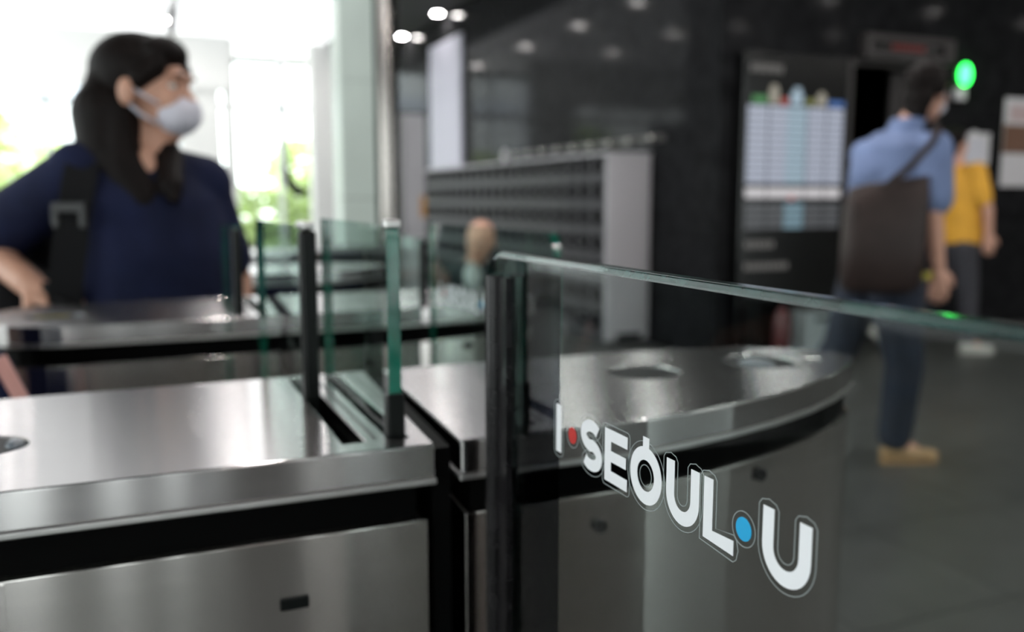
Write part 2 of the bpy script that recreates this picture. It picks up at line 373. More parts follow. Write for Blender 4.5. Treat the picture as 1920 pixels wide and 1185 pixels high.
# hanging camera arm in the bright lobby
t = thing('hanging_camera', 'slim grey ceiling rod ending in a curved black camera in the bright lobby', 'camera', (1.88, 12, 0))
obj('rod', tube(BM(), [(-.06, 0, CEIL - .03), (-.05, 0, 1.62)], .035, 12), 'mullion', t, smooth=True)
b = BM(); tube(b, [(-.05, 0, 1.66), (-.04, 0, 1.5), (.02, 0, 1.36), (.12, 0, 1.28), (.22, 0, 1.3)], [.03, .05, .075, .08, .03], 14)
obj('camera_head', b, 'black', t, smooth=True); obj('lens', ell(BM(), (.12, -.06, 1.28), (.04, .03, .04)), 'lens_dark', t, smooth=True)
t = thing('hanging_sensor', 'small dark sensor on a pale rod hanging above the woman in navy', 'sensor', (.25, 6, 0))
obj('rod', tube(BM(), [(0, 0, CEIL - .002), (0, 0, 2.1)], .009, 10), 'beige', t, smooth=True)
obj('sensor_body', cyl(BM(), (0, 0, 2.22), (0, 0, 2.36), .022, .016, 18), 'black', t, smooth=True)
# dark bench and far low counter seen past the gates
t = thing('info_counter', 'low dark counter standing in the lobby behind the rear gates', 'counter', (.9, 6.4, 0))
obj('counter_body', bx(-.75, .75, -.25, .25, .06, .78), 'black', t, bevel=.01); obj('counter_top', bx(-.8, .8, -.3, .3, .78, .84), 'bench', t, bevel=.008)
obj('plinth', bx(-.7, .7, -.2, .2, 0, .06), 'plinth', t)

# outside
struct('ground', bx(-30, 30, 17.02, 60, -.15, -.02), 'paving')
def tree(x, y, h, r, label):
    t = thing('street_tree', label, 'tree', (x, y, -.02), 0, 'trees outside the lobby windows')
    obj('trunk', tube(BM(), [(0, 0, 0), (.03, 0, h * .3), (0, .04, h * .6)], [.09, .07, .05]), 'bark', t, smooth=True)
    b = BM()
    for k in range(420):
        a, s, q = random.uniform(0, 2 * PI), random.uniform(.15, 1) ** .5 * r, random.uniform(-1, 1)
        s *= math.sqrt(1 - q * q * .8); c = V((s * math.cos(a), s * math.sin(a), h * .66 + q * h * .34))
        u = V((random.uniform(-1, 1), random.uniform(-1, 1), random.uniform(-1, 1))).normalized(); d, u1, w1 = basis(u)
        L = r * .2
        vs = [b.verts.new(c + u1 * L * p0 + w1 * L * p1) for p0, p1 in ((-1, 0), (0, .5), (1, 0), (0, -.5))]; b.faces.new(vs)
    o = obj('foliage', b, 'leaf', t); o['kind'] = 'stuff'
tree(-3.0, 20.5, 3.0, 1.0, 'bright green tree outside the window at the far left edge')
tree(-1.9, 25, 2.6, .8, 'small green tree outside, just right of the far left one')
tree(3.5, 20.5, 2.5, .85, 'green tree outside, just left of the pale green pillar')
def hedge(x0, x1, y, h, label):
    t = thing('hedge', label, 'hedge', ((x0 + x1) / 2, y, -.02), 0, 'hedges outside the lobby windows')
    w = (x1 - x0) / 2; obj('stems', bx(-w * .9, w * .9, -.1, .1, 0, h * .5), 'bark', t); b = BM()
    for k in range(700):
        c = V((random.uniform(-w, w), random.uniform(-.35, .35), random.uniform(.05, h))); u = V((random.uniform(-1, 1), random.uniform(-1, 1), random.uniform(-1, 1)))
        d, u1, w1 = basis(u); vs = [b.verts.new(c + u1 * .13 * p0 + w1 * .13 * p1) for p0, p1 in ((-1, 0), (0, .6), (1, 0), (0, -.6))]; b.faces.new(vs)
    o = obj('foliage', b, 'leaf', t); o['kind'] = 'stuff'
hedge(1.75, 3.6, 18.6, 1.45, 'bright green hedge outside behind the hanging camera')
t = thing('office_block', 'pale bluish office building across the street at far left', 'building', (-4, 45, 0))
obj('wall', bx(-8, 6, 0, 6, 0, 9), 'facade_far', t)
for k in range(8):
    for j in range(3): obj('window', bx(-7.5 + k * 1.7, -6.3 + k * 1.7, -.05, 0, 1.2 + j * 2.6, 2.7 + j * 2.6), 'mullion', t)

# ------------------------------------------------------------------ lockers along the side wall
t = thing('locker_bank', 'long dark grey bank of small lockers with light grey end panel', 'lockers', (3.46, 6.234, 0))
LL, LH, LD = 4.85, 1.545, .40
obj('end_panel', bx(.0, LD, 0, .03, .04, LH), 'locker_end', t, bevel=.004)
obj('end_panel', bx(.0, LD, LL, LL + .03, .04, LH), 'locker_end', t, bevel=.004)
obj('back', bx(LD - .02, LD, .031, LL - .001, .05, LH - .03), 'locker', t)
obj('top', bx(-.012, LD, -.012, LL + .04, LH, LH + .022), 'locker_end', t, bevel=.003)
obj('plinth', bx(.03, LD - .02, .03, LL, 0, .04), 'plinth', t)
obj('vent_cover', bx(.1, .33, -.008, .001, .05, .10), 'black', t, bevel=.003)
rowp, colp = .213, .2285
for k in range(8):
    z = .045 + k * rowp
    obj('shelf_front', bx(.0, .025, .031, LL - .001, z, min(z + .080, LH - .002)), 'locker', t, bevel=.003, seg=1)
for k in range(22):
    y = .031 + k * colp
    obj('divider', bx(.003, .3, y, y + (.062 if k < 21 else .02), .05, LH - .03), 'locker_divider', t)
dm = D.meshes.new('locker_door'); b = bx(-.008, .008, -.082, .082, -.062, .062); b.to_mesh(dm); b.free(); dm.materials.append(M['locker_door'])
hm = D.meshes.new('knob'); b = cyl(BM(), (-.018, .05, 0), (-.008, .05, 0), .008, n=10); b.to_mesh(hm); b.free(); hm.materials.append(M['steel_bright'])
for k in range(21):
    for j in range(7):
        dd = share('locker_door', dm, t, (.045, .031 + .062 + .083 + k * colp, .045 + .085 + .064 + j * rowp)); share('knob', hm, dd)
t = thing('desk_clock', 'small round white clock on top of the locker bank', 'clock', (3.62, 8.75, LH + .022), .9)
b = BM(); cyl(b, (0, -.02, .075), (0, .02, .075), .07, n=28); obj('case', b, 'white_plastic', t, bevel=.004)
obj('face', cyl(BM(), (0, -.023, .075), (0, -.0201, .075), .058, n=28), 'paper', t); obj('stand', bx(-.03, .03, -.02, .03, 0, .012), 'white_plastic', t)
obj('hand', bx(-.003, .003, -.026, -.0235, .075, .12), 'black', t)
t = thing('reflection_stud_rail', 'added rail of round studs imitating downlight reflections on the stone wall above the lockers', 'hook rail', (WX, 6.05, 1.68))  # rail and studs added in place of downlight reflections in the stone
obj('rail', bx(-.02, -.001, 0, 3.4, -.025, .025), 'frame_grey', t)
for k in range(10):
    obj('stud', cyl(BM(), (-.06, .14 + k * .345, 0), (-.02, .14 + k * .345, 0), .03, .012, 16), 'steel_column', t, smooth=True)
t = thing('tall_wall_panel', 'tall narrow pale grey panel on the dark stone wall above the lockers', 'panel', (WX, 11.42, 0))
obj('board', bx(-.04, -.001, -.66, .62, 1.52, 3.26), 'pale_panel', t, bevel=.004); obj('lower_sheet', bx(-.045, -.0405, -.6, .56, 1.62, 2.75), 'pale_panel', t)

# ------------------------------------------------------------------ directory display on the front wall
t = thing('directory_display', 'tall black directory screen with pale blue floor table on dark wall', 'display', (4.0, FY, 0))
YD = -.12
obj('housing', bx(0, .945, YD, -.001, .04, 2.235), 'screen', t, bevel=.006)
obj('side_trim', bx(.946, .985, YD - .01, -.001, .04, 2.235), 'frame_grey', t, bevel=.003)
obj('foot', bx(.1, .85, YD + .01, -.005, 0, .04), 'frame_grey', t)
def strips(name, rects, m, label=None):
    b = BM()
    for x0, x1, z0, z1 in rects: box(b, x0, x1, YD - .003, YD - .0005, z0, z1)
    o = obj(name, b, m, t)
    if label: o['label'] = label
    return o
strips('title_text', [(.05 + k * .032, .05 + k * .032 + .022, 2.09 + (k % 2) * .008, 2.15) for k in range(9)], 'scr_text', 'faint grey heading text')
xs = [.035, .225, .40, .575, .755, .92]
for k in range(5):
    x0, x1 = xs[k], xs[k + 1] - .012
    if k == 2: x0 -= .02
    strips('table_column', [(x0, x1, 1.86 - j * .0465 - .040, 1.86 - j * .0465) for j in range(12)], 'cell' if k in (0, 1, 4, 3) else 'cell2')
    strips('table_row', [(x0, x1, 1.205, 1.275)], 'row_white')
    strips('dark_row', [(x0, x1, 1.165 - j * .048 - .04, 1.165 - j * .048) for j in range(4)], 'row_dark' if k != 2 else 'cell3')
strips('icon', [(.07, .2, 1.875, 1.93)], 'scr_green'); strips('icon', [(.22, .30, 1.875, 1.985), (.235, .285, 1.985, 2.01)], 'scr_beige')
strips('icon', [(.32, .39, 1.875, 1.92)], 'scr_red'); strips('icon', [(.41, .52, 1.875, 1.96), (.44, .50, 1.96, 2.0)], 'cell2')
strips('icon', [(.55, .63, 1.875, 1.92)], 'scr_olive'); strips('icon', [(.65, .74, 1.875, 1.95), (.67, .72, 1.95, 1.975)], 'scr_beige'); strips('icon', [(.76, .91, 1.875, 1.915)], 'scr_blue')
strips('red_mark', [(.425, .475, 1.185, 1.22)], 'scr_red')
strips('footer_text', [(.05 + k * .045, .08 + k * .045, .84, .89) for k in range(6)] + [(.05 + k * .045, .08 + k * .045, .68, .73) for k in range(9)], 'scr_text', 'faint grey footer text')

t = thing('door_display', 'long grey framed dark display with dim red text above the elevator doorway', 'display', (5.13, FY, 2.26))
b = BM(); box(b, 0, .92, -.09, -.001, 0, .05); box(b, 0, .92, -.09, -.001, .14, .18); box(b, 0, .06, -.09, -.001, .05, .14); box(b, .82, .92, -.09, -.001, .05, .14)
obj('frame', b, 'frame_grey', t); obj('screen', bx(.06, .82, -.07, -.001, .05, .14), 'screen', t)
for k in range(7): obj('red_text', bx(.28 + k * .05, .31 + k * .05, -.074, -.0705, .075, .115), 'red_dim', t)
t = thing('green_signal_lamp', 'glowing green oval signal lamp on the dark wall above the man', 'lamp', (6.21, FY, 2.19))
obj('lens', ell(BM(), (0, -.06, 0), (.055, .035, .085), seg=28), 'green_lamp', t, smooth=True)
obj('housing', cyl(BM(), (0, -.04, 0), (0, -.001, 0), .075, n=28), 'frame_grey', t, bevel=.003); obj('bracket', bx(-.06, .03, -.06, -.001, -.2, -.1), 'white_plastic', t, bevel=.01)
t = thing('wall_notice', 'square white paper notice on the dark wall beside the yellow shirt', 'notice', (6.25, FY, 1.48))
obj('sheet', bx(0, .36, -.006, -.001, 0, .26), 'paper', t); obj('text', (lambda q: [box(q, .05, .30, -.0075, -.0061, .05 + k * .045, .06 + k * .045) for k in range(4)] and q)(BM()), 'cell', t)
obj('tape', bx(.14, .2, -.0085, -.0062, .235, .275), 'white_plastic', t)
t = thing('wall_poster', 'white poster with a brown picture at the right edge of the dark wall', 'poster', (6.76, FY, 1.3))
obj('sheet', bx(0, .52, -.008, -.001, 0, .74), 'paper', t); obj('picture', bx(.0, .4, -.011, -.0085, .28, .52), 'brown_print', t); obj('headline', bx(.06, .46, -.011, -.0085, .55, .68), 'pink_print', t)
t = thing('fire_extinguisher', 'dark red fire extinguisher on the floor left of the grey bin', 'fire extinguisher', (4.2, 4.98, 0))
b = BM(); rs = []
for z, r in ((0.0, .055), (.02, .062), (.34, .062), (.40, .045), (.43, .02)): rs.append(ring(b, (0, 0, z), V((1, 0, 0)), V((0, 1, 0)), r, r, 24))
skin_rings(b, rs); obj('cylinder', b, 'ext_red', t, smooth=True); obj('valve', cyl(BM(), (0, 0, .43), (0, 0, .47), .018, n=14), 'black', t)
obj('handle', bx(-.012, .07, -.01, .01, .47, .485), 'black', t, bevel=.003); obj('hose', tube(BM(), [(.02, 0, .45), (.07, 0, .44), (.085, 0, .36), (.075, 0, .2)], .009), 'black', t, smooth=True)
t = thing('waste_bin', 'low wide grey metal bin on the floor below the elevator doorway', 'bin', (4.53, 4.98, 0))
obj('body', bx(-.19, .19, -.1, .1, .02, .40), 'bin_steel', t, bevel=.012, seg=3); obj('lid', bx(-.195, .195, -.105, .105, .40, .44), 'frame_grey', t, bevel=.01); obj('foot', bx(-.17, .17, -.08, .08, 0, .02), 'black', t)
obj('slot', bx(-.12, .12, -.107, -.1, .33, .36), 'black', t)

# ------------------------------------------------------------------ lettering for the gate glass
CH, SW = .033, .0076
def arc(cx, cy, r, a0, a1, n=14, ry=None): return [(cx + r * math.cos(math.radians(a0 + (a1 - a0) * k / n)), cy + (ry or r) * math.sin(math.radians(a0 + (a1 - a0) * k / n))) for k in range(n + 1)]
def offs(path, d):
    out = []
    for i, p in enumerate(path):
        q0, q1 = path[max(i - 1, 0)], path[min(i + 1, len(path) - 1)]
        n = V((-(q1[1] - q0[1]), q1[0] - q0[0])).normalized()
        k = 1.
        if 0 < i < len(path) - 1:
            n0 = V((-(p[1] - q0[1]), p[0] - q0[0])).normalized(); k = 1 / max(.5, n.dot(n0))
        out.append((p[0] + n.x * d * k, p[1] + n.y * d * k))
    return out
# lettering lives in the plane of the glass: u runs toward the camera (-Y), v is up, it lies on the -X face
def P3(u, v, e=0.): return (-e, -u, v)
def ribbon(bm, path, w, e0=0., e1=.00025, closed=False):
    if closed: path = path + [path[0], path[1]]
    a, c = offs(path, w / 2), offs(path, -w / 2)
    if closed: a, c = a[1:], c[1:]; a[0] = a[-1]; c[0] = c[-1]
    for k in range(len(a) - 1):
        q = [[bm.verts.new(P3(*pt, e)) for pt in (a[k], a[k + 1], c[k + 1], c[k])] for e in (e0, e1)]
        bm.faces.new(q[1]); bm.faces.new(q[0])
        for j in range(4): bm.faces.new((q[0][j], q[0][(j + 1) % 4], q[1][(j + 1) % 4], q[1][j]))
def rectr(bm, u0, u1, v0, v1): ribbon(bm, [(u0, (v0 + v1) / 2), (u1, (v0 + v1) / 2)], v1 - v0)
def outline(bm, path, w, d=.0030, lw=.00045):
    r = w / 2 + d; a, c = offs(path, r), offs(path, -r)
    def capp(p, q):
        ang = math.atan2(p[1] - q[1], p[0] - q[0])
        ext = .55
        return [(p[0] + math.cos(ang + s) * r * (ext if abs(s) < .9 else .8), p[1] + math.sin(ang + s) * r * (ext if abs(s) < .9 else .8)) for s in (1.1, .6, 0, -.6, -1.1)]
    lp = a + capp(path[-1], path[-2]) + c[::-1] + capp(path[0], path[1])
    ribbon(bm, lp, lw, 0, .0002, closed=True)
h = SW / 2
def upath(u0, u1): return [(u0 + h, CH), (u0 + h, CH * .7)] + arc((u0 + u1) / 2, (u1 - u0) / 2 , (u1 - u0) / 2 - h, 180, 360, 18) [0:] + [(u1 - h, CH * .7), (u1 - h, CH)]
def spath(u0, u1):
    cx = (u0 + u1) / 2; rr = CH / 4 - SW / 4 + .0002; rx = (u1 - u0) / 2 - h
    top = arc(cx, CH - h - rr, rx, 38, 262, 16, ry=rr); bot = arc(cx, h + rr, rx, 82, -142, 16, ry=rr)
    return top + bot
GL = {}
def glyph(name, ribs=(), rects=(), rings=(), discs=(), outs=(), m='letter', om=True):
    b = BM()
    for p in ribs: ribbon(b, p, SW)
    for r in rects: rectr(b, *r)
    for cx, cy, r in rings: ribbon(b, arc(cx, cy, r, 0, 352.8, 49), SW, closed=True)
    for cx, cy, r in discs:
        q = [[b.verts.new(P3(cx + r * math.cos(2 * PI * k / 40), cy + r * math.sin(2 * PI * k / 40), e)) for k in range(40)] for e in (0, .00025)]
        skin_rings(b, q)
    bmesh.ops.recalc_face_normals(b, faces=b.faces)
    me = D.meshes.new(name); b.to_mesh(me); b.free(); me.materials.append(M[m])
    b = BM()
    for kind, *a in outs:
        if kind == 'p': outline(b, *a)
        elif kind == 'c': ribbon(b, arc(a[0], a[1], a[2], 0, 352.8, 49), .00045, 0, .0002, closed=True)
        else: ribbon(b, a[0], .00045, 0, .0002, closed=True)
    me2 = D.meshes.new('border'); b.to_mesh(me2); b.free(); me2.materials.append(M['ring'])
    return me, me2
def rrect(u0, u1, v0, v1, r=.003):
    return arc(u1 - r, v1 - r, r, 0, 90, 5) + arc(u0 + r, v1 - r, r, 90, 180, 5) + arc(u0 + r, v0 + r, r, 180, 270, 5) + arc(u1 - r, v0 + r, r, 270, 360, 5)
lw = .0003
I_ = [(.0045, 0), (.0045, CH)]
lpath = [(.1725 + h, CH), (.1725 + h, h), (.1975, h)]
glyphs = [
    ('letter', *glyph('letter', ribs=[I_], outs=[('p', I_, SW)]), 'I'),
    ('dot', *glyph('dot', discs=[(.0250, .0165, .0056)], outs=[('c', .0250, .0165, .0083)], m='red_dot'), 'red dot'),
    ('letter', *glyph('letter', ribs=[spath(.037, .0655)], outs=[('p', spath(.037, .0655), SW)]), 'S'),
    ('letter', *glyph('letter', rects=[(.0690, .0690 + SW, 0, CH), (.0690, .0960, CH - SW * .95, CH), (.0690, .0945, CH / 2 - SW * .45, CH / 2 + SW * .45), (.0690, .0960, 0, SW * .95)],
                      outs=[('r', rrect(.0662, .0988, -.0028, CH + .0028))]), 'E'),
    ('letter', *glyph('letter', rings=[(.1165, .0162, .0167 - h)], rects=[(.1165 - h * .85, .1165 + h * .85, CH - .003, CH + .0055)], outs=[('c', .1165, .0162, .0198), ('c', .1165, .0162, .0062)]), 'O with a short tick on top'),
    ('letter', *glyph('letter', ribs=[upath(.138, .1685)], outs=[('p', upath(.138, .1685), SW)]), 'U'),
    ('letter', *glyph('letter', ribs=[lpath], outs=[('p', lpath, SW)]), 'L'),
    ('dot', *glyph('dot', discs=[(.2048, .0162, .0058)], outs=[('c', .2048, .0162, .0086)], m='blue_dot'), 'blue dot'),
    ('letter', *glyph('letter', ribs=[upath(.2185, .2505)], outs=[('p', upath(.2185, .2505), SW)]), 'U'),
]
def lettering(parent, x, y, z, k=1.):
    for nm, me, me2, ch in glyphs:
        o = share(nm, me, parent, (x, y, z)); o.scale = (1, k, k); o['label'] = ('white letter ' + ch) if nm == 'letter' else ch
        share('sticker_border', me2, parent, (x, y, z)).scale = (1, k, k)
TH = .0055   # half thickness of the gate glass
def glass_pane(parent, x, y0, y1, z0, z1, r0=.0, r1=.0, gm='glass', em='edge', name='glass_panel', th=TH):
    """slab in a X = const plane with rounded top corners (r0 at y0, r1 at y1); faces clear, edges green"""
    pts = [(y0, z0)]
    if r0: pts += [(y0 + r0 + r0 * math.cos(math.radians(a)), z1 - r0 + r0 * math.sin(math.radians(a))) for a in (180, 165, 150, 135, 120, 105, 90)]
    else: pts.append((y0, z1))
    if r1: pts += [(y1 - r1 + r1 * math.cos(math.radians(a)), z1 - r1 + r1 * math.sin(math.radians(a))) for a in (90, 75, 60, 45, 30, 15, 0)]
    else: pts.append((y1, z1))
    pts.append((y1, z0)); b = BM()
    A = [b.verts.new((x - th, y, z)) for y, z in pts]; B = [b.verts.new((x + th, y, z)) for y, z in pts]
    b.faces.new(A); b.faces.new(B[::-1]); n = len(pts)
    for i in range(n): b.faces.new((A[i], B[i], B[(i + 1) % n], A[(i + 1) % n])).material_index = 1
    return obj(name, b, [gm, em], parent)

# ------------------------------------------------------------------ speed gate cabinets
NEAR, FAR_, CY = -.1635, .1635, 0.    # local Y of the lid edges about the cabinet's centre line
nose = [(.42, -.1615), (.47, -.154), (.53, -.141), (.60, -.121), (.67, -.0935), (.735, -.060), (.79, -.024), (.822, .002), (.835, .022), (.836, .048), (.822, .078), (.79, .1055), (.74, .130), (.68, .147), (.61, .1585), (.55, .1625)]
R_FULL = [(.238, NEAR)] + nose + [(.257, FAR_)]
L_OUT = [(.2155, NEAR), (.2345, FAR_), (-.12, FAR_), (-.15, .159), (-.177, .148), (-.20, .132), (-.219, .111), (-.234, .085), (-.244, .055), (-.249, .020), (-.249, -.020), (-.244, -.055), (-.234, -.085), (-.219, -.111), (-.20, -.132), (-.177, -.148), (-.15, -.159), (-.12, NEAR)]
def circ(cx, cy, rx, ry, n=28): return [(cx + rx * math.cos(2 * PI * k / n), cy + ry * math.sin(2 * PI * k / n)) for k in range(n)]
def disc(bm, cx, cy, rx, ry, z0, z1, n=28): return prism(bm, circ(cx, cy, rx, ry, n), z0, z1)
LG_ = 'stainless steel gate cabinet '
def right_unit(yc, label, detail=True, k=1.):
    R_OUT = [(x if x < .26 else .26 + (x - .26) * k, y) for x, y in R_FULL]
    t = thing('gate_cabinet', label, 'gate cabinet', (0, yc, 0), 0, 'right-hand gate cabinets with pointed ends')
    obj('lid', prism(BM(), R_OUT, .9705, 1.0, [circ(.533, .031, .041, .041), circ(.702, .034, .043, .046), circ(.770, .020, .012, .010, 16), circ(.405, .02, .014, .014, 16)] if detail else ()), 'steel_top', t, bevel=.002)
    obj('lid_lip', prism(BM(), inset_poly(R_OUT, -.0012, 0, 0), .9655, .9703), 'steel_bright', t, bevel=.001)
    obj('neck', prism(BM(), inset_poly(R_OUT, .014, 0, 0), .9345, .9653), 'recess', t)
    body = inset_poly(R_OUT, .005, 0, 0)
    obj('body', prism(BM(), body, .06, .9342), 'steel', t, bevel=.003)
    obj('plinth', prism(BM(), inset_poly(R_OUT, .02, 0, 0), 0, .06), 'plinth', t)
    # proud near side panel following the curve
    b = BM(); f = [(x, y - .0018) for x, y in body if y < 0 and x < .69 * k]; g = [(x, y + .0005) for x, y in body if y < 0 and x < .69 * k]
    prism(b, f + g[::-1], .09, .9348); obj('side_panel', b, 'steel', t, bevel=.0008)
    for x, z, r in ((.577, .918, .007), (.372, .905, .006)) if k > .9 else ():
        yy = min(q[1] for q in body) if x < .45 else -.124
        obj('sensor_eye', cyl(BM(), (x, yy - .006, z), (x, yy + .004, z), r, n=18), 'lens_dark', t)
    if detail:
        obj('card_reader', disc(BM(), .533, .031, .0395, .0395, .975, .9985, 40), 'lens_dark', t)
        obj('reader_ring', disc(BM(), .702, .034, .0418, .0448, .97, .9975), 'lens_dark', t)
        o = obj('reader_lens', ell(BM(), (.694, .030, .995), (.022, .026, .009)), 'lens_grey', t, smooth=True)
        obj('sensor_eye', disc(BM(), .770, .020, .011, .009, .97, .9985), 'lens_dark', t); obj('sensor_eye', disc(BM(), .405, .02, .013, .013, .97, .9985), 'lens_dark', t)
    return t
S1, S2 = (.146, .163), (.185, .2015)
def left_unit(yc, label, detail=True):
    t = thing('gate_cabinet', label, 'gate cabinet', (0, yc, 0), 0, 'left-hand gate cabinets with glass slots')
    holes = [rect(S1[0], S1[1], -.135, .15), rect(S2[0], S2[1], -.137, .15)]
    if detail: holes.append(circ(-.14, -.03, .047, .036))
    obj('lid', prism(BM(), L_OUT, .9705, 1.0, holes), 'steel_top', t, bevel=.002)
    obj('lid_lip', prism(BM(), inset_poly(L_OUT, -.0012, 0, 0), .9655, .9703, [rect(S1[0], S1[1], -.135, .15), rect(S2[0], S2[1], -.137, .15)]), 'steel_bright', t, bevel=.001)
    obj('neck', prism(BM(), inset_poly(L_OUT, .014, 0, 0), .9345, .9653), 'recess', t)
    body = inset_poly(L_OUT, .005, 0, 0)
    obj('body', prism(BM(), body, .06, .9342), 'steel', t, bevel=.003)
    obj('plinth', prism(BM(), inset_poly(L_OUT, .02, 0, 0), 0, .06), 'plinth', t)
    obj('side_panel', bx(-.10, .209, NEAR + .0028, NEAR + .0056, .09, .9348), 'steel', t, bevel=.0008)
    obj('sensor_slot', bx(.087, .110, NEAR + .001, NEAR + .004, .877, .888), 'black', t, bevel=.002); obj('sensor_slot', bx(-.075, -.045, NEAR + .001, NEAR + .004, .875, .886), 'black', t, bevel=.002)
    obj('seam_strip', prism(BM(), [(.217, -.15), (.233, -.15), (.252, .15), (.237, .15)], .06, .992), 'recess', t)
    obj('slot_cover', bx(.1725, .1745, -.13, .15, .9995, 1.0007), 'frame_grey', t)
    if detail:
        obj('card_reader', disc(BM(), -.14, -.03, .0468, .0358, .975, .9992), 'lens_dark', t)
        obj('reader_light', bx(-.172, -.118, -.036, -.030, .9985, .9995), 'amber', t); obj('reader_light', bx(-.172, -.118, -.022, -.016, .9985, .9995), 'amber', t)
        obj('reader_lens', ell(BM(), (-.103, -.03, .999), (.007, .012, .005)), 'lens_grey', t, smooth=True)
    return t
A_, B_, C_, D_ = .8365, 1.7085, 2.5805, 3.4525
names = ['front row', 'second row', 'third row', 'rear row']
an = left_unit(A_, 'flat steel gate cabinet with glass slots at lower left, front row')
ar = right_unit(A_, 'steel gate cabinet with pointed end and black card reader, front row')
bl = left_unit(B_, 'steel gate cabinet in front of the woman in navy, second row')
br = right_unit(B_, 'second row steel gate cabinet seen through the lettered glass', k=.98)
cl = left_unit(C_, 'steel gate cabinet behind the woman in navy, third row', False)
cr = right_unit(C_, 'pointed steel gate cabinet in the third row, mostly hidden', False, k=.74)
dl = left_unit(D_, 'left half of the rearmost steel gate row', False)
dr = right_unit(D_, 'right half of the rearmost steel gate row', False, k=.74)
nr = right_unit(-.02 - .025, 'nearest gate cabinet carrying the big I SEOUL U glass flap', False)
# --- near flap, leading edge away from the camera
FX = .257
g = glass_pane(nr, FX, .135 + .045, .646 + .045, .25, 1.160, 0, .026, 'glass_near', 'edge_near')
g['label'] = 'clear glass flap with white lettering and rounded top corner'
for e, nm in ((-1, 'edge_bumper'), (1, 'edge_bumper')):
    b = BM(); cyl(b, (FX + e * (TH + .0055), .6195 + .045, .25), (FX + e * (TH + .0055), .6195 + .045, 1.142), .0062, n=20); box(b, FX + e * (TH + .0002), FX + e * (TH + .005), .595 + .045, .626 + .045, .25, 1.1418)
    obj(nm, b, 'rubber', nr, smooth=False)
obj('edge_bumper', bx(FX - TH, FX + TH, .6462 + .045, .651 + .045, .25, 1.130), 'rubber', nr)
obj('tinted_strip', bx(FX + TH + .0001, FX + TH + .0007, .538 + .045, .598 + .045, .25, 1.1535), 'dark_band', nr)  # dark see-through band on the rear face of the glass
lettering(nr, FX - TH - .0003, .5185 + .045, 1.0322, .976)
def rim(parent, x, y0, y1, z1, r1, w, mt):
    f = lambda d: [(y0, z1 - d)] + [(y1 - r1 + (r1 - d) * math.cos(math.radians(a)), z1 - r1 + (r1 - d) * math.sin(math.radians(a))) for a in (90, 75, 60, 45, 30, 15, 0)]
    A, B = f(-.0002), f(w); b = BM()
    q = [[b.verts.new((x + e, y, z)) for y, z in P] for e, P in ((-TH + .0014, A), (-TH - .0004, B), (TH + .0004, B), (TH - .0014, A))]
    for i in range(len(A) - 1):
        for j in range(4): b.faces.new((q[j][i], q[j][i + 1], q[(j + 1) % 4][i + 1], q[(j + 1) % 4][i]))
    return obj('polished_rim', b, mt, parent)
rim(nr, FX, .18, .691, 1.160, .026, .0042, 'edge_near')
# --- front row panes
p1 = glass_pane(an, .1545, .905 - A_, 1.27 - A_, .25, 1.172, 0, .02)
obj('edge_post', bx(.1465, .1625, .885 - A_, .905 - A_, .25, 1.168), 'black', an, bevel=.003)
glass_pane(an, .1932, .712 - A_, .995 - A_, .94, 1.178, .006, 0)
obj('edge_guard', bx(.1855, .201, .7085 - A_, .722 - A_, .94, 1.036), 'black', an, bevel=.002)
obj('glint_cap', bx(.1865, .2, .7095 - A_, .722 - A_, 1.175, 1.183), 'steel_bright', an, bevel=.002)  # bright caps added to imitate ceiling-light glints on the pane tops
obj('glint_cap', bx(.148, .161, .884 - A_, .925 - A_, 1.1685, 1.177), 'steel_bright', an, bevel=.003)
# --- lettered flap between front and second row
p3 = glass_pane(ar, .49, 1.012 - A_, 1.535 - A_, .25, 1.156, .026, .012)
p3['label'] = 'glass flap with blurred white lettering'
lettering(ar, .49 - TH - .0003, 1.475 - A_, 1.02)
# --- second row panes
glass_pane(bl, .1545, 1.60 - B_, 1.83 - B_, .94, 1.152, 0, .02)
obj('edge_post', bx(.1465, .1625, 1.582 - B_, 1.60 - B_, .94, 1.148), 'black', bl, bevel=.003)
glass_pane(br, .49, 1.60 - B_, 1.83 - B_, .94, 1.125, 0, .01)
obj('edge_post', bx(.484, .496, 1.582 - B_, 1.60 - B_, 1.0005, 1.12), 'black', br, bevel=.003)
for u, yc, sh in ((cl, C_, 0), (dl, D_, 0)):
    glass_pane(u, .1545, .05, .33, .25, 1.17, 0, .02)
    obj('edge_post', bx(.1465, .1625, .032, .05, .25, 1.168), 'black', u, bevel=.003)
    glass_pane(u, .1932, -.125, .16, .94, 1.178, .006, 0)
    obj('edge_guard', bx(.1855, .201, -.129, -.1148, .94, 1.036), 'black', u, bevel=.002)

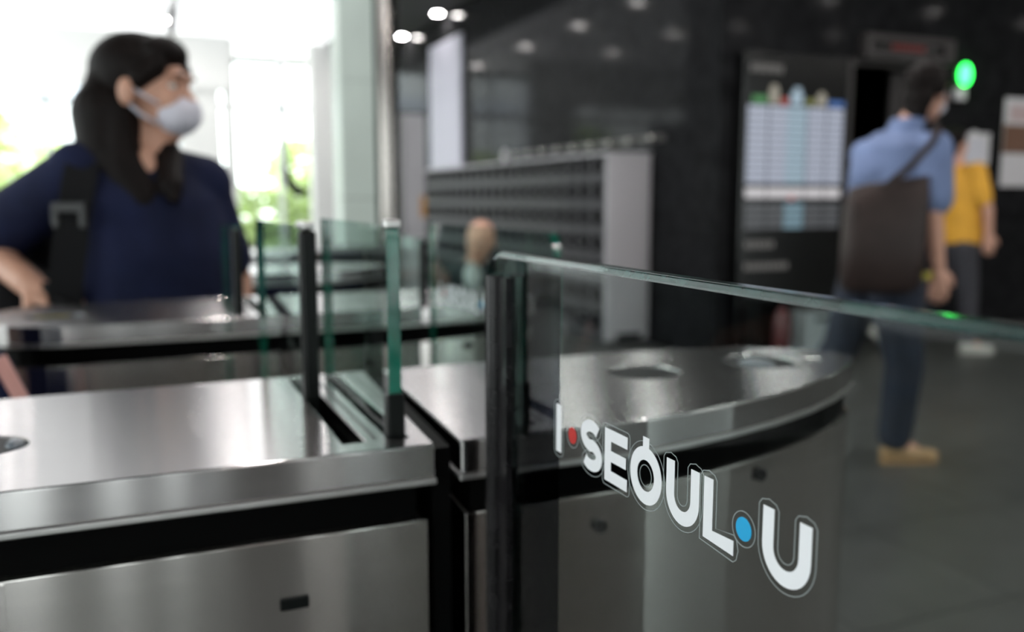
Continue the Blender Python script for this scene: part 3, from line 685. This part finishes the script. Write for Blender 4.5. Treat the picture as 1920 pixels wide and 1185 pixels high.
# ------------------------------------------------------------------ people
def blob(name, prims, m, parent, vox=.007, sm=3):
    b = BM()
    for p in prims:
        if p[0] == 'c':
            _, a, ra, c, rc = p
            if (V(a) - V(c)).length > 1e-5:
                d, u, w = basis(V(c) - V(a)); skin_rings(b, [ring(b, a, u, w, ra, ra, 18), ring(b, c, u, w, rc, rc, 18)])
            ell(b, a, (ra,) * 3, seg=14); ell(b, c, (rc,) * 3, seg=14)
        elif p[0] == 'e': ell(b, p[1], p[2], p[3] if len(p) > 3 else None, seg=24)
        elif p[0] == 'l': skin_rings(b, [ring(b, c, V(u), V(w), ru, rw, 28) for c, u, w, ru, rw in p[1]])
    bmesh.ops.recalc_face_normals(b, faces=b.faces)
    me = D.meshes.new('tmp'); b.to_mesh(me); b.free()
    o = D.objects.new('tmp', me); COL.objects.link(o)
    r = o.modifiers.new('r', 'REMESH'); r.mode = 'VOXEL'; r.voxel_size = vox; r.use_smooth_shade = True
    s = o.modifiers.new('s', 'SMOOTH'); s.iterations = sm; s.factor = .5
    dg = bpy.context.evaluated_depsgraph_get(); me2 = D.meshes.new_from_object(o.evaluated_get(dg)); me2.name = name
    D.objects.remove(o); D.meshes.remove(me)
    me2.materials.clear()
    for f in me2.polygons: f.use_smooth = True
    return obj(name, me2, m, parent)
def rotm(f, u):
    """rotation whose columns are forward, left, up"""
    f = V(f).normalized(); u = (V(u) - f * V(u).dot(f)).normalized(); l = u.cross(f)
    return Matrix((f, l, u)).transposed()
def head(c, R, s=1.):
    c = V(c); P = lambda x, y, z: c + R @ V((x * s, y * s, z * s)); e = lambda x, y, z, a, b_, d: ('e', P(x, y, z), (a * s, b_ * s, d * s), R)
    return [e(-.01, 0, .035, .095, .076, .088), e(.03, 0, -.025, .062, .058, .082), e(.045, 0, -.085, .038, .036, .03), e(.02, 0, .0, .075, .068, .07),
            ('c', P(.088, 0, .012), .008 * s, P(.108, 0, -.022), .013 * s), e(.083, 0, .035, .018, .055, .012), e(.062, .03, -.02, .03, .03, .03), e(.062, -.03, -.02, .03, .03, .03),
            e(-.005, .075, -.005, .016, .009, .032), e(-.005, -.075, -.005, .016, .009, .032), e(.085, 0, -.052, .012, .024, .012)]
def face_parts(parent, c, R, s=1., mouth=True):
    c = V(c)
    for q in (1, -1):
        o = obj('eye', ell(BM(), c + R @ V((.0745 * s, q * .032 * s, .012 * s)), (.012 * s, .014 * s, .007 * s), R, 16), 'eye', parent, smooth=True)
        obj('pupil', ell(BM(), c + R @ V((.0845 * s, q * .032 * s, .012 * s)), (.003 * s, .006 * s, .006 * s), R, 12), 'iris', o, smooth=True)
        obj('eyebrow', ell(BM(), c + R @ V((.094 * s, q * .032 * s, .036 * s)), (.006 * s, .020 * s, .004 * s), R, 12), 'hair', parent, smooth=True)
    if mouth: obj('mouth', ell(BM(), c + R @ V((.096 * s, 0, -.052 * s)), (.006 * s, .022 * s, .007 * s), R, 14), 'lip', parent, smooth=True)
def hand(w, d, n, s=1., curl=.6, side=1):
    w = V(w); d = V(d).normalized(); n = V(n); n = (n - d * n.dot(d)).normalized(); t = d.cross(n) * side
    out = [('c', w, .024 * s, w + d * .04 * s, .026 * s), ('l', [(w + d * .01 * s, t, n, .026 * s, .016 * s), (w + d * .05 * s, t, n, .038 * s, .015 * s), (w + d * .09 * s, t, n, .040 * s, .012 * s)])]
    for k, (off, L) in enumerate(((-.031, .055), (-.0105, .07), (.0105, .075), (.031, .066))):
        b0 = w + (d * .085 + t * off) * s; b1 = b0 + (d * math.cos(curl * .5) + n * math.sin(curl * .5)) * L * .5 * s; b2 = b1 + (d * math.cos(curl * 1.4) + n * math.sin(curl * 1.4)) * L * .5 * s
        out += [('c', b0, .009 * s, b1, .0085 * s), ('c', b1, .0085 * s, b2, .007 * s)]
    a0 = w + (d * .025 + t * .026) * s; a1 = a0 + (d * .6 + t * .6 + n * .35).normalized() * .04 * s; a2 = a1 + (d * .85 + t * .2 + n * .45).normalized() * .032 * s
    return out + [('c', a0, .013 * s, a1, .011 * s), ('c', a1, .011 * s, a2, .009 * s)]
def torso(pts, lat):
    """pts: (centre, half width, half depth); lat: left direction(s)"""
    L = []
    for i, (c, a, b_) in enumerate(pts):
        u = V(lat[i] if isinstance(lat, list) else lat).normalized(); w = V((0, 0, 1)).cross(u)
        L.append((V(c), u, w, a, b_))
    return [('l', L)]
def limb(*a): return [('c', a[i], a[i + 1], a[i + 2], a[i + 3]) for i in range(0, len(a) - 2, 2)]
def shoe(name, ankle, dirv, m, parent, pitch=0., s=1.):
    """low shoe, heel under the ankle, toe along dirv"""
    a = V(ankle); d = V((dirv[0], dirv[1], 0)).normalized(); d = (d * math.cos(pitch) - V((0, 0, 1)) * math.sin(pitch)); lat = V((-dirv[1], dirv[0], 0)).normalized(); up = d.cross(lat) * 1
    if up.z < 0: up = -up
    P = lambda f, u: a + d * f * s + up * u * s; R = rotm(d, up)
    pr = [('e', P(-.01, -.045), (.05 * s, .036 * s, .035 * s), R), ('e', P(.07, -.052), (.09 * s, .04 * s, .026 * s), R), ('e', P(.145, -.058), (.055 * s, .044 * s, .022 * s), R), ('c', P(0, 0), .037 * s, P(.01, -.04), .04 * s)]
    o = blob(name, pr, m, parent, .006)
    b = BM(); q = [[b.verts.new(P(f, u) + lat * l * s) for f, l in ((-.06, 0), (-.045, .03), (.02, .034), (.10, .045), (.16, .044), (.20, .012), (.20, -.012), (.16, -.044), (.10, -.045), (.02, -.034), (-.045, -.03))] for u in (-.090, -.076)]
    skin_rings(b, q); obj('sole', b, 'tan' if m == 'tan' else ('white_shoe' if m == 'white_shoe' else 'black'), o)
    return o

CAMR = math.radians(-22.895)
# ---- woman in navy, standing between the second and third row, turned to the right
wm = thing('person', 'woman in white mask and navy blouse with long black hair, looking right', 'person', (.03, 2.155, 0), CAMR)
F = V((.616, -.788, 0)); Lf = V((.788, .616, 0))
hR = rotm((1, -.06, -.02), (-.05, 0, 1)); hc = V((.000, 0, 1.431))
sr, sl = V((-.125, -.07, 1.258)), V((.090, .08, 1.232))
body = head(hc, hR, .98)
body += [('c', (.000, .005, 1.37), .047, (.010, 0, 1.27), .055), ('c', (-.01, 0, 1.27), .042, sr, .042), ('c', (-.01, 0, 1.262), .042, sl, .042)]
body += torso([((.01, .01, .74), .15, .10), ((.01, .01, .84), .165, .115), ((.01, 0, .98), .125, .095), ((.0, 0, 1.14), .135, .095), ((-.01, 0, 1.22), .115, .07), ((.0, 0, 1.28), .06, .05)], Lf)
elb, wri = V((-.355, -.04, 1.09)), V((-.205, -.15, 1.022))
body += limb(sr, .045, elb, .038, wri, .030) + hand(wri, (.75, -.25, -.32), (.2, .3, -.9), .95, .5, -1)
body += limb(sl, .045, (.135, .16, 1.00), .036, (.165, .05, .80), .025) + hand((.165, .05, .80), (.1, -.1, -1), (-.8, 0, 0), .92, .5)
for q in (-1, 1):
    hp = V((.01, .01, .80)) + Lf * .085 * q
    body += limb(hp, .085, hp + V((.0, 0, -.38)), .055, hp + V((0, .02, -.73)), .035, hp + F * .12 + V((0, 0, -.775)), .03)
blob('body', body, 'skin', wm, .0055, 2)
blouse = torso([((.0, .01, .80), .215, .17), ((.0, .01, .93), .20, .16), ((.0, 0, 1.08), .18, .145), ((-.01, 0, 1.20), .165, .12), ((-.015, 0, 1.275), .12, .08), ((-.01, 0, 1.30), .07, .06)], Lf)
blouse += limb(sr + V((.01, 0, 0)), .066, elb + V((.03, .0, .035)), .075) + limb(sl, .058, (.125, .12, 1.06), .06) + [('c', (-.01, .01, 1.25), .078, sr, .066), ('c', (-.01, .01, 1.245), .08, sl, .068)]
blob('blouse', blouse, 'navy', wm, .008, 4)
blob('neckline', [('e', V((.018, -.062, 1.262)), (.022, .020, .05))], 'skin', wm, .005, 2)
blob('trousers', torso([((.01, .01, .72), .18, .13), ((.01, .01, .84), .19, .14), ((.01, .01, .90), .17, .12)], Lf) + sum([limb(V((.01, .01, .78)) + Lf * .09 * q, .1, V((.01, .01, .42)) + Lf * .09 * q, .08, V((.01, .02, .10)) + Lf * .09 * q, .065) for q in (-1, 1)], []), 'dark_cloth', wm, .01)
for q in (-1, 1): shoe('shoe', V((.01, .03, .092)) + Lf * .09 * q, F, 'dark_cloth', wm)
H = lambda x, y, z: hc + hR @ V((x, y, z))
hair = [('e', H(-.022, 0, .045), (.100, .089, .088), hR), ('e', H(.045, 0, .085), (.045, .075, .038), hR), ('e', H(-.075, 0, -.02), (.055, .085, .10), hR),
        ('c', H(-.07, -.03, -.05), .08, H(-.06, -.05, -.16), .066), ('c', H(-.055, -.05, -.13), .064, H(.025, -.085, -.235), .040), ('c', H(-.075, .03, -.05), .07, H(-.06, .04, -.17), .06),
        ('c', H(-.03, -.07, -.04), .03, H(-.015, -.085, -.20), .036), ('c', H(-.02, .06, -.06), .035, (.045, -.01, 1.29), .034), ('c', (.045, -.01, 1.29), .034, (.078, -.085, 1.225), .026), ('c', (.078, -.085, 1.225), .026, (.088, -.098, 1.20), .014),
        ('e', H(-.085, -.02, -.07), (.05, .065, .055), hR), ('c', H(.06, .045, .05), .025, H(.045, .068, -.01), .018), ('c', H(.055, -.058, .055), .02, H(.02, -.077, .02), .018)]
blob('hair', hair, 'hair', wm, .006, 3)
mk = [('e', H(.068, 0, -.048), (.050, .056, .046), hR), ('e', H(.100, 0, -.045), (.026, .022, .036), hR)]
mo = blob('face_mask', mk, 'mask', wm, .005, 2)
for q in (1, -1):
    obj('ear_loop', tube(BM(), [H(.055, q * .058, -.028), H(.03, q * .074, -.012), H(-.008, q * .086, .012)], .0035), 'mask', mo, smooth=True)
    obj('ear_loop', tube(BM(), [H(.05, q * .055, -.07), H(.02, q * .075, -.05), H(-.008, q * .086, -.02)], .0035), 'mask', mo, smooth=True)
blob('ear', [('e', H(-.002, -.088, -.006), (.018, .010, .030), hR)], 'skin', wm, .004, 1)
face_parts(wm, hc, hR, .98, False)
bp = thing('shoulder_bag', 'black bag with wide strap and buckle worn by the woman in navy', 'bag', (.03, 2.155, 0), CAMR)
b = BM()
for sgn in (0, 1):
    pass
sp = [V((-.085, .07, 1.30)), V((-.090, -.02, 1.345)), V((-.095, -.100, 1.30)), V((-.090, -.152, 1.22)), V((-.098, -.178, 1.12)), V((-.11, -.19, 1.02)), V((-.12, -.185, .93))]
rr = []
for i, p in enumerate(sp):
    d = (sp[min(i + 1, 6)] - sp[max(i - 1, 0)]).normalized(); u = V((.9, .35, 0)); w = d.cross(u).normalized()
    rr.append([b.verts.new(p + u * a * .034 + w * c * .004) for a, c in ((-1, -1), (1, -1), (1, 1), (-1, 1))])
skin_rings(b, rr); obj('strap', b, 'strap', bp, bevel=.001)
obj('buckle', (lambda q: (box(q, -.132, -.062, -.186, -.176, 1.172, 1.192), box(q, -.132, -.118, -.187, -.176, 1.14, 1.175), box(q, -.076, -.062, -.187, -.176, 1.14, 1.175)) and q)(BM()), 'buckle', bp, bevel=.002)
blob('bag_body', [('e', (-.31, -.04, .90), (.13, .12, .17)), ('e', (-.32, -.04, .80), (.14, .12, .16)), ('e', (-.27, .08, 1.04), (.09, .07, .11))], 'dark_cloth', bp, .01)
obj('handle', tube(BM(), [(-.17, -.165, 1.02), (-.13, -.19, 1.0), (-.09, -.19, .965)], .011), 'strap', bp, smooth=True)

# ---- man in blue shirt striding right
mn = thing('person', 'man in short-sleeved blue shirt and jeans striding right past the gates', 'person', (3.13, 3.03, 0), CAMR)
Lm = V((-.389, .921, 0)); Fm = V((.921, .389, 0)); hR = rotm((.80, .60, -.05), (.06, 0, 1)); hc = V((.150, .03, 1.668))
sR, sL = V((.118, -.155, 1.415)), V((-.04, .20, 1.405))
body = head(hc, hR, 1.05)
body += [('c', (.10, .02, 1.58), .05, (.045, .02, 1.45), .058), ('c', (.03, .02, 1.44), .06, sR, .055), ('c', (.03, .02, 1.44), .06, sL, .055)]
body += torso([((-.02, 0, .86), .165, .12), ((-.02, 0, .98), .145, .115), ((-.02, 0, 1.12), .145, .115), ((-.0, .01, 1.30), .175, .12), ((.02, .01, 1.42), .16, .10), ((.03, .02, 1.47), .07, .06)], Lm)
eR, wR = V((.105, -.20, 1.135)), V((.160, -.16, .90))
body += limb(sR, .055, eR, .043, wR, .032) + hand(wR, (.1, .02, -1), (.2, .9, 0), 1.12, .6, 1)
body += limb(sL, .055, (.02, .24, 1.13), .042, (.14, .22, .95), .03) + hand((.14, .22, .95), (.4, -.1, -1), (0, -.9, 0), 1.05, .6)
kR, aR = V((.075, -.09, .455)), V((.045, -.09, .095))
kL, aL = V((-.145, .11, .50)), V((-.34, .13, .20))
body += limb((.0, -.09, .86), .10, kR, .058, aR, .04, (.16, -.05, .04), .03) + limb((-.04, .1, .86), .10, kL, .058, aL, .04, (-.27, .15, .05), .03)
blob('body', body, 'skin_pale', mn, .0065, 2)
sh = torso([((-.02, 0, .90), .17, .135), ((-.025, 0, 1.03), .165, .14), ((-.025, 0, 1.17), .175, .145), ((-.0, .01, 1.32), .20, .145), ((.0, .01, 1.43), .19, .12), ((.03, .02, 1.50), .09, .08)], Lm)
sh += limb(sR, .075, (.112, -.185, 1.20), .082) + limb(sL, .07, (.0, .225, 1.22), .072) + [('c', (.03, .02, 1.42), .08, sR, .07), ('c', (.03, .02, 1.42), .08, sL, .07), ('e', (-.05, .02, 1.30), (.12, .15, .13))]
blob('shirt', sh, 'blue_shirt', mn, .009, 4)
blob('collar', [('l', [((.045, .02, 1.47), V((1, 0, 0)), V((0, 1, 0)), .085, .088), ((.075, .02, 1.555), V((1, 0, 0)), V((0, 1, 0)), .070, .074)])], 'blue_shirt', mn, .007, 1)
blob('jeans', torso([((-.01, 0, .80), .18, .135), ((-.02, 0, .92), .18, .14)], Lm) + limb((.0, -.09, .84), .12, kR + V((-.005, 0, 0)), .085, aR + V((0, 0, .03)), .075) + limb((-.05, .1, .84), .12, kL, .085, aL + V((.01, 0, .04)), .07), 'jeans', mn, .009, 3)
shoe('shoe', aR, (1, .12, 0), 'tan', mn, 0., 1.08); shoe('shoe', aL, (.9, .2, 0), 'tan', mn, .95, 1.02)
H = lambda x, y, z: hc + hR @ V((x * 1.05, y * 1.05, z * 1.05))
blob('hair', [('e', H(-.022, 0, .045), (.103, .088, .090), hR), ('e', H(.05, 0, .088), (.05, .07, .035), hR), ('e', H(-.06, 0, -.02), (.052, .074, .075), hR), ('e', H(-.062, 0, -.075), (.040, .058, .060), hR), ('c', H(.0, -.074, .04), .02, H(-.02, -.074, .0), .02), ('c', H(.0, .074, .04), .02, H(-.02, .074, .0), .02)], 'hair', mn, .006, 2)
mo = blob('face_mask', [('e', H(.065, 0, -.05), (.052, .058, .044), hR)], 'mask', mn, .006)
obj('ear_loop', tube(BM(), [H(.055, -.058, -.03), H(.02, -.076, -.02), H(-.005, -.084, .01)], .004), 'mask', mo, smooth=True)
face_parts(mn, hc, hR, 1.05, False)
obj('belt', (lambda q: skin_rings(q, [ring(q, (-.02, 0, z), Lm, V((0, 0, 1)).cross(Lm), .176, .141, 28) for z in (.885, .92)]) or q)(BM()), 'dark_cloth', mn)
bg_ = thing('tote_bag', 'large dark brown leather tote bag slung on the man in blue shirt', 'bag', (3.13, 3.03, 0), CAMR)
b = BM(); rs = []
for z, cx, a, w_ in ((.80, -.10, .135, .055), (.83, -.10, .165, .075), (1.0, -.09, .175, .085), (1.18, -.085, .175, .07), (1.27, -.08, .165, .035)):
    rs.append([b.verts.new((cx - .03 + a * math.copysign(abs(math.cos(q)) ** .55, math.cos(q)), -.243 - .06 * (cx + .1) + w_ * math.copysign(abs(math.sin(q)) ** .7, math.sin(q)), z + .10 * (a * math.cos(q)) / .17 * (.3 if z > 1.1 else 0))) for q in [2 * PI * k / 32 for k in range(32)]])
skin_rings(b, rs); obj('bag_body', b, 'bag_brown', bg_, smooth=True)
b = BM(); sp = [V((.06, -.235, 1.27)), V((.09, -.245, 1.38)), V((.118, -.20, 1.485)), V((.115, -.12, 1.505)), V((.06, -.02, 1.46)), V((-.02, .0, 1.47))]
sp = [V((-.15, -.285, 1.24)), V((-.04, -.275, 1.33)), V((.06, -.245, 1.43)), V((.112, -.19, 1.50)), V((.135, -.12, 1.50)), V((.15, -.09, 1.42))]
rr = []
for i, p in enumerate(sp):
    d = (sp[min(i + 1, 5)] - sp[max(i - 1, 0)]).normalized(); u = V((-.25, -.1, 1)) if i < 3 else V((-.8, .1, .2)); w = d.cross(u).normalized(); u = w.cross(d)
    rr.append([b.verts.new(p + u * a * .017 + w * c * .004) for a, c in ((-1, -1), (1, -1), (1, 1), (-1, 1))])
skin_rings(b, rr); obj('strap', b, 'bag_brown', bg_)
obj('clasp', bx(.035, .075, -.30, -.292, .86, .89), 'amber', bg_, bevel=.003)

# ---- person in yellow shirt walking further away
yp = thing('person', 'person in bright yellow shirt and white shoes walking along the dark wall', 'person', (5.80, 4.91, 0), CAMR)
hR = rotm((.9, .44, 0), (0, 0, 1)); hc = V((-.07, .02, 1.60))
sR, sL = V((.03, -.15, 1.40)), V((-.06, .17, 1.40))
body = head(hc, hR, 1.0) + [('c', (-.05, .02, 1.50), .055, (-.02, .02, 1.38), .06), ('c', (-.01, .02, 1.38), .055, sR, .05), ('c', (-.01, .02, 1.38), .055, sL, .05)]
body += torso([((0, 0, .84), .155, .11), ((0, 0, .97), .15, .11), ((0, 0, 1.12), .15, .11), ((0, .01, 1.28), .17, .115), ((-.01, .01, 1.38), .14, .09), ((-.01, .02, 1.42), .06, .05)], Lm)
body += limb(sR, .05, (.10, -.2, 1.12), .04, (.135, -.17, .94), .03) + hand((.135, -.17, .94), (.05, 0, -1), (.3, .9, 0), 1.1, .5)
body += limb(sL, .05, (-.02, .22, 1.12), .04, (.1, .22, .93), .03) + hand((.1, .22, .93), (.2, 0, -1), (.3, -.9, 0), 1., .5)
kR, aR, kL, aL = V((.06, -.08, .45)), V((.08, -.08, .11)), V((-.18, .09, .42)), V((-.52, .12, .19))
body += limb((0, -.08, .84), .09, kR, .055, aR, .038, (.2, -.05, .045), .03) + limb((0, .09, .84), .09, kL, .055, aL, .038, (-.48, .14, .08), .03)
blob('body', body, 'skin_pale', yp, .0075, 2)
blob('shirt', torso([((.0, 0, .86), .175, .14), ((0, 0, 1.0), .175, .14), ((0, 0, 1.15), .18, .145), ((0, .01, 1.30), .19, .14), ((-.01, .01, 1.40), .155, .11), ((-.01, .02, 1.45), .075, .07)], Lm) + limb(sR, .068, (.065, -.18, 1.2), .07) + limb(sL, .068, (-.04, .2, 1.2), .07) + [('c', (0, .02, 1.38), .07, sR, .065), ('c', (0, .02, 1.38), .07, sL, .065)], 'yellow', yp, .01, 3)
blob('trousers', torso([((0, 0, .78), .165, .125), ((0, 0, .88), .165, .13)], Lm) + limb((0, -.08, .82), .105, kR, .075, aR + V((0, 0, .03)), .06) + limb((0, .09, .82), .105, kL, .075, aL + V((0, 0, .03)), .06), 'grey_trousers', yp, .01, 3)
shoe('shoe', aR, (1, .1, 0), 'white_shoe', yp, 0, 1.1); shoe('shoe', aL, (1, .2, 0), 'white_shoe', yp, .7, 1.05)
H = lambda x, y, z: hc + hR @ V((x, y, z))
blob('hair', [('e', H(-.02, 0, .045), (.1, .085, .088), hR), ('e', H(.05, 0, .085), (.045, .065, .033), hR), ('e', H(-.06, 0, -.03), (.05, .072, .075), hR)], 'hair', yp, .008, 2)
face_parts(yp, hc, hR)

# ---- bald man leaning forward on a bench beyond the second row
bn = thing('bench', 'low dark bench in the lobby under the seated bald man', 'bench', (2.02, 5.45, 0), CAMR)
obj('seat', bx(-.6, .6, -.2, .2, .31, .36), 'bench', bn, bevel=.012)
for x in (-.5, .5):
    for y in (-.15, .15): obj('leg', cyl(BM(), (x, y, 0), (x, y, .31), .02, n=14), 'bench', bn)
bm_ = thing('person', 'bald man in dark jacket sitting low behind the lettered glass flap', 'person', (2.02, 5.42, 0), CAMR)
hR = rotm((-.25, -.95, -.25), (0, -.2, 1)); hc = V((.05, -.22, .925)); Lb = V((1, 0, 0))
body = head(hc, hR, 1.12) + [('c', (.03, -.17, .86), .055, (0, -.10, .77), .06)]
body += torso([((0, .02, .44), .17, .13), ((0, .0, .55), .16, .12), ((0, -.05, .68), .18, .12), ((0, -.09, .76), .15, .09)], Lb)
for q in (-1, 1):
    s_ = V((q * .17, -.08, .74)); body += limb(s_, .05, (q * .24, -.22, .56), .04, (q * .08, -.42, .56), .03) + hand((q * .08, -.42, .56), (-q * .5, -.5, 0), (0, 0, -1), 1., .7, q)
    body += limb((q * .09, .0, .47), .09, (q * .13, -.42, .48), .06, (q * .13, -.40, .10), .04, (q * .14, -.5, .04), .03)
blob('body', body, 'skin', bm_, .0075, 2)
blob('jacket', torso([((0, .02, .43), .2, .15), ((0, .0, .55), .2, .15), ((0, -.05, .68), .21, .15), ((0, -.09, .77), .16, .11), ((0, -.10, .80), .08, .08)], Lb) + sum([limb((q * .17, -.08, .73), .068, (q * .25, -.22, .56), .06, (q * .12, -.38, .56), .045) for q in (-1, 1)], []), 'jacket', bm_, .01)
blob('shirt', [('e', (.0, -.19, .71), (.06, .05, .09))], 'shirt_white', bm_, .008)
blob('trousers', sum([limb((q * .09, .0, .48), .1, (q * .13, -.42, .48), .075, (q * .13, -.40, .14), .06) for q in (-1, 1)], []) , 'grey_trousers', bm_, .01)
for q in (-1, 1): shoe('shoe', (q * .13, -.40, .092), (q * .1, -1, 0), 'dark_cloth', bm_)
face_parts(bm_, hc, hR, 1.12)

# ---- person at the left edge in the first lane, mostly out of the picture
le = thing('person', 'dark-haired person in navy at the left edge, mostly out of view', 'person', (-.368, 1.32, 0), CAMR)
hR = rotm((1, .2, 0), (0, 0, 1)); hc = V((-.06, .03, 1.40)); Ll = V((-.2, 1, 0))
body = head(hc, hR, .98) + [('c', (-.08, .03, 1.30), .05, (-.1, .03, 1.2), .055)]
body += torso([((-.1, .02, .70), .15, .1), ((-.1, .02, .82), .155, .11), ((-.1, .02, .95), .12, .09), ((-.1, .02, 1.1), .14, .1), ((-.1, .02, 1.19), .12, .08)], Ll)
sR, sL = V((-.08, -.13, 1.17)), V((-.12, .17, 1.17)); wR = V((.03, -.06, .99)); wR = V((-.015, -.10, .955))
body += limb(sR, .043, (-.07, -.18, .98), .035, wR, .026) + hand(wR, (.25, .1, -.9), (-.6, .5, 0), .9, .9)
body += limb(sL, .043, (-.14, .2, .93), .035, (-.08, .2, .74), .025) + hand((-.08, .2, .74), (.1, 0, -1), (.3, -.9, 0), .9, .5)
for q in (-1, 1): body += limb(V((-.1, .02, .78)) + Ll * .08 * q, .085, V((-.1, .02, .42)) + Ll * .08 * q, .05, V((-.1, .02, .09)) + Ll * .08 * q, .033, V((0, .02, .045)) + Ll * .08 * q, .028)
blob('body', body, 'skin', le, .0065, 2)
blob('dress', torso([((-.1, .02, .45), .2, .17), ((-.1, .02, .7), .185, .14), ((-.1, .02, .95), .15, .115), ((-.1, .02, 1.1), .16, .12), ((-.1, .02, 1.2), .12, .08)], Ll) + limb(sR, .058, (-.07, -.165, 1.05), .055) + limb(sL, .058, (-.13, .19, 1.05), .055), 'navy', le, .009)
H = lambda x, y, z: hc + hR @ V((x, y, z))
blob('hair', [('e', H(-.02, 0, .045), (.1, .088, .088), hR), ('e', H(-.06, 0, -.03), (.06, .08, .09), hR), ('c', H(-.05, -.05, -.03), .05, H(-.05, -.06, -.2), .045), ('c', H(-.05, .05, -.03), .05, H(-.05, .06, -.2), .045), ('e', H(.04, 0, .085), (.05, .07, .035), hR)], 'hair', le, .007)
for q in (-1, 1): shoe('shoe', V((-.1, .02, .092)) + Ll * .08 * q, (1, .2, 0), 'dark_cloth', le)
face_parts(le, hc, hR, .98)
tb = thing('handbag', 'navy bag with pink edging held at the left edge in the first lane', 'bag', (-.27, 1.30, 0))
b = BM(); out = [(-.14, .60), (.09, .60), (.155, .86), (.098, 1.0), (-.12, 1.0)]
for s_ in (0,):
    A = [b.verts.new((x, -.035, z)) for x, z in out]; B = [b.verts.new((x, .035, z)) for x, z in out]; skin_rings(b, [A, B])
obj('bag_body', b, 'navy', tb, bevel=.01)
obj('edging', tube(BM(), [(.092, -.037, .60), (.154, -.037, .86), (.098, -.037, 1.0)], .0095), 'pink', tb, smooth=True)
obj('handle', tube(BM(), [(-.06, 0, .99), (-.05, 0, 1.06), (0, 0, 1.09), (.03, 0, 1.06), (.04, 0, .99)], .008), 'strap', tb, smooth=True)
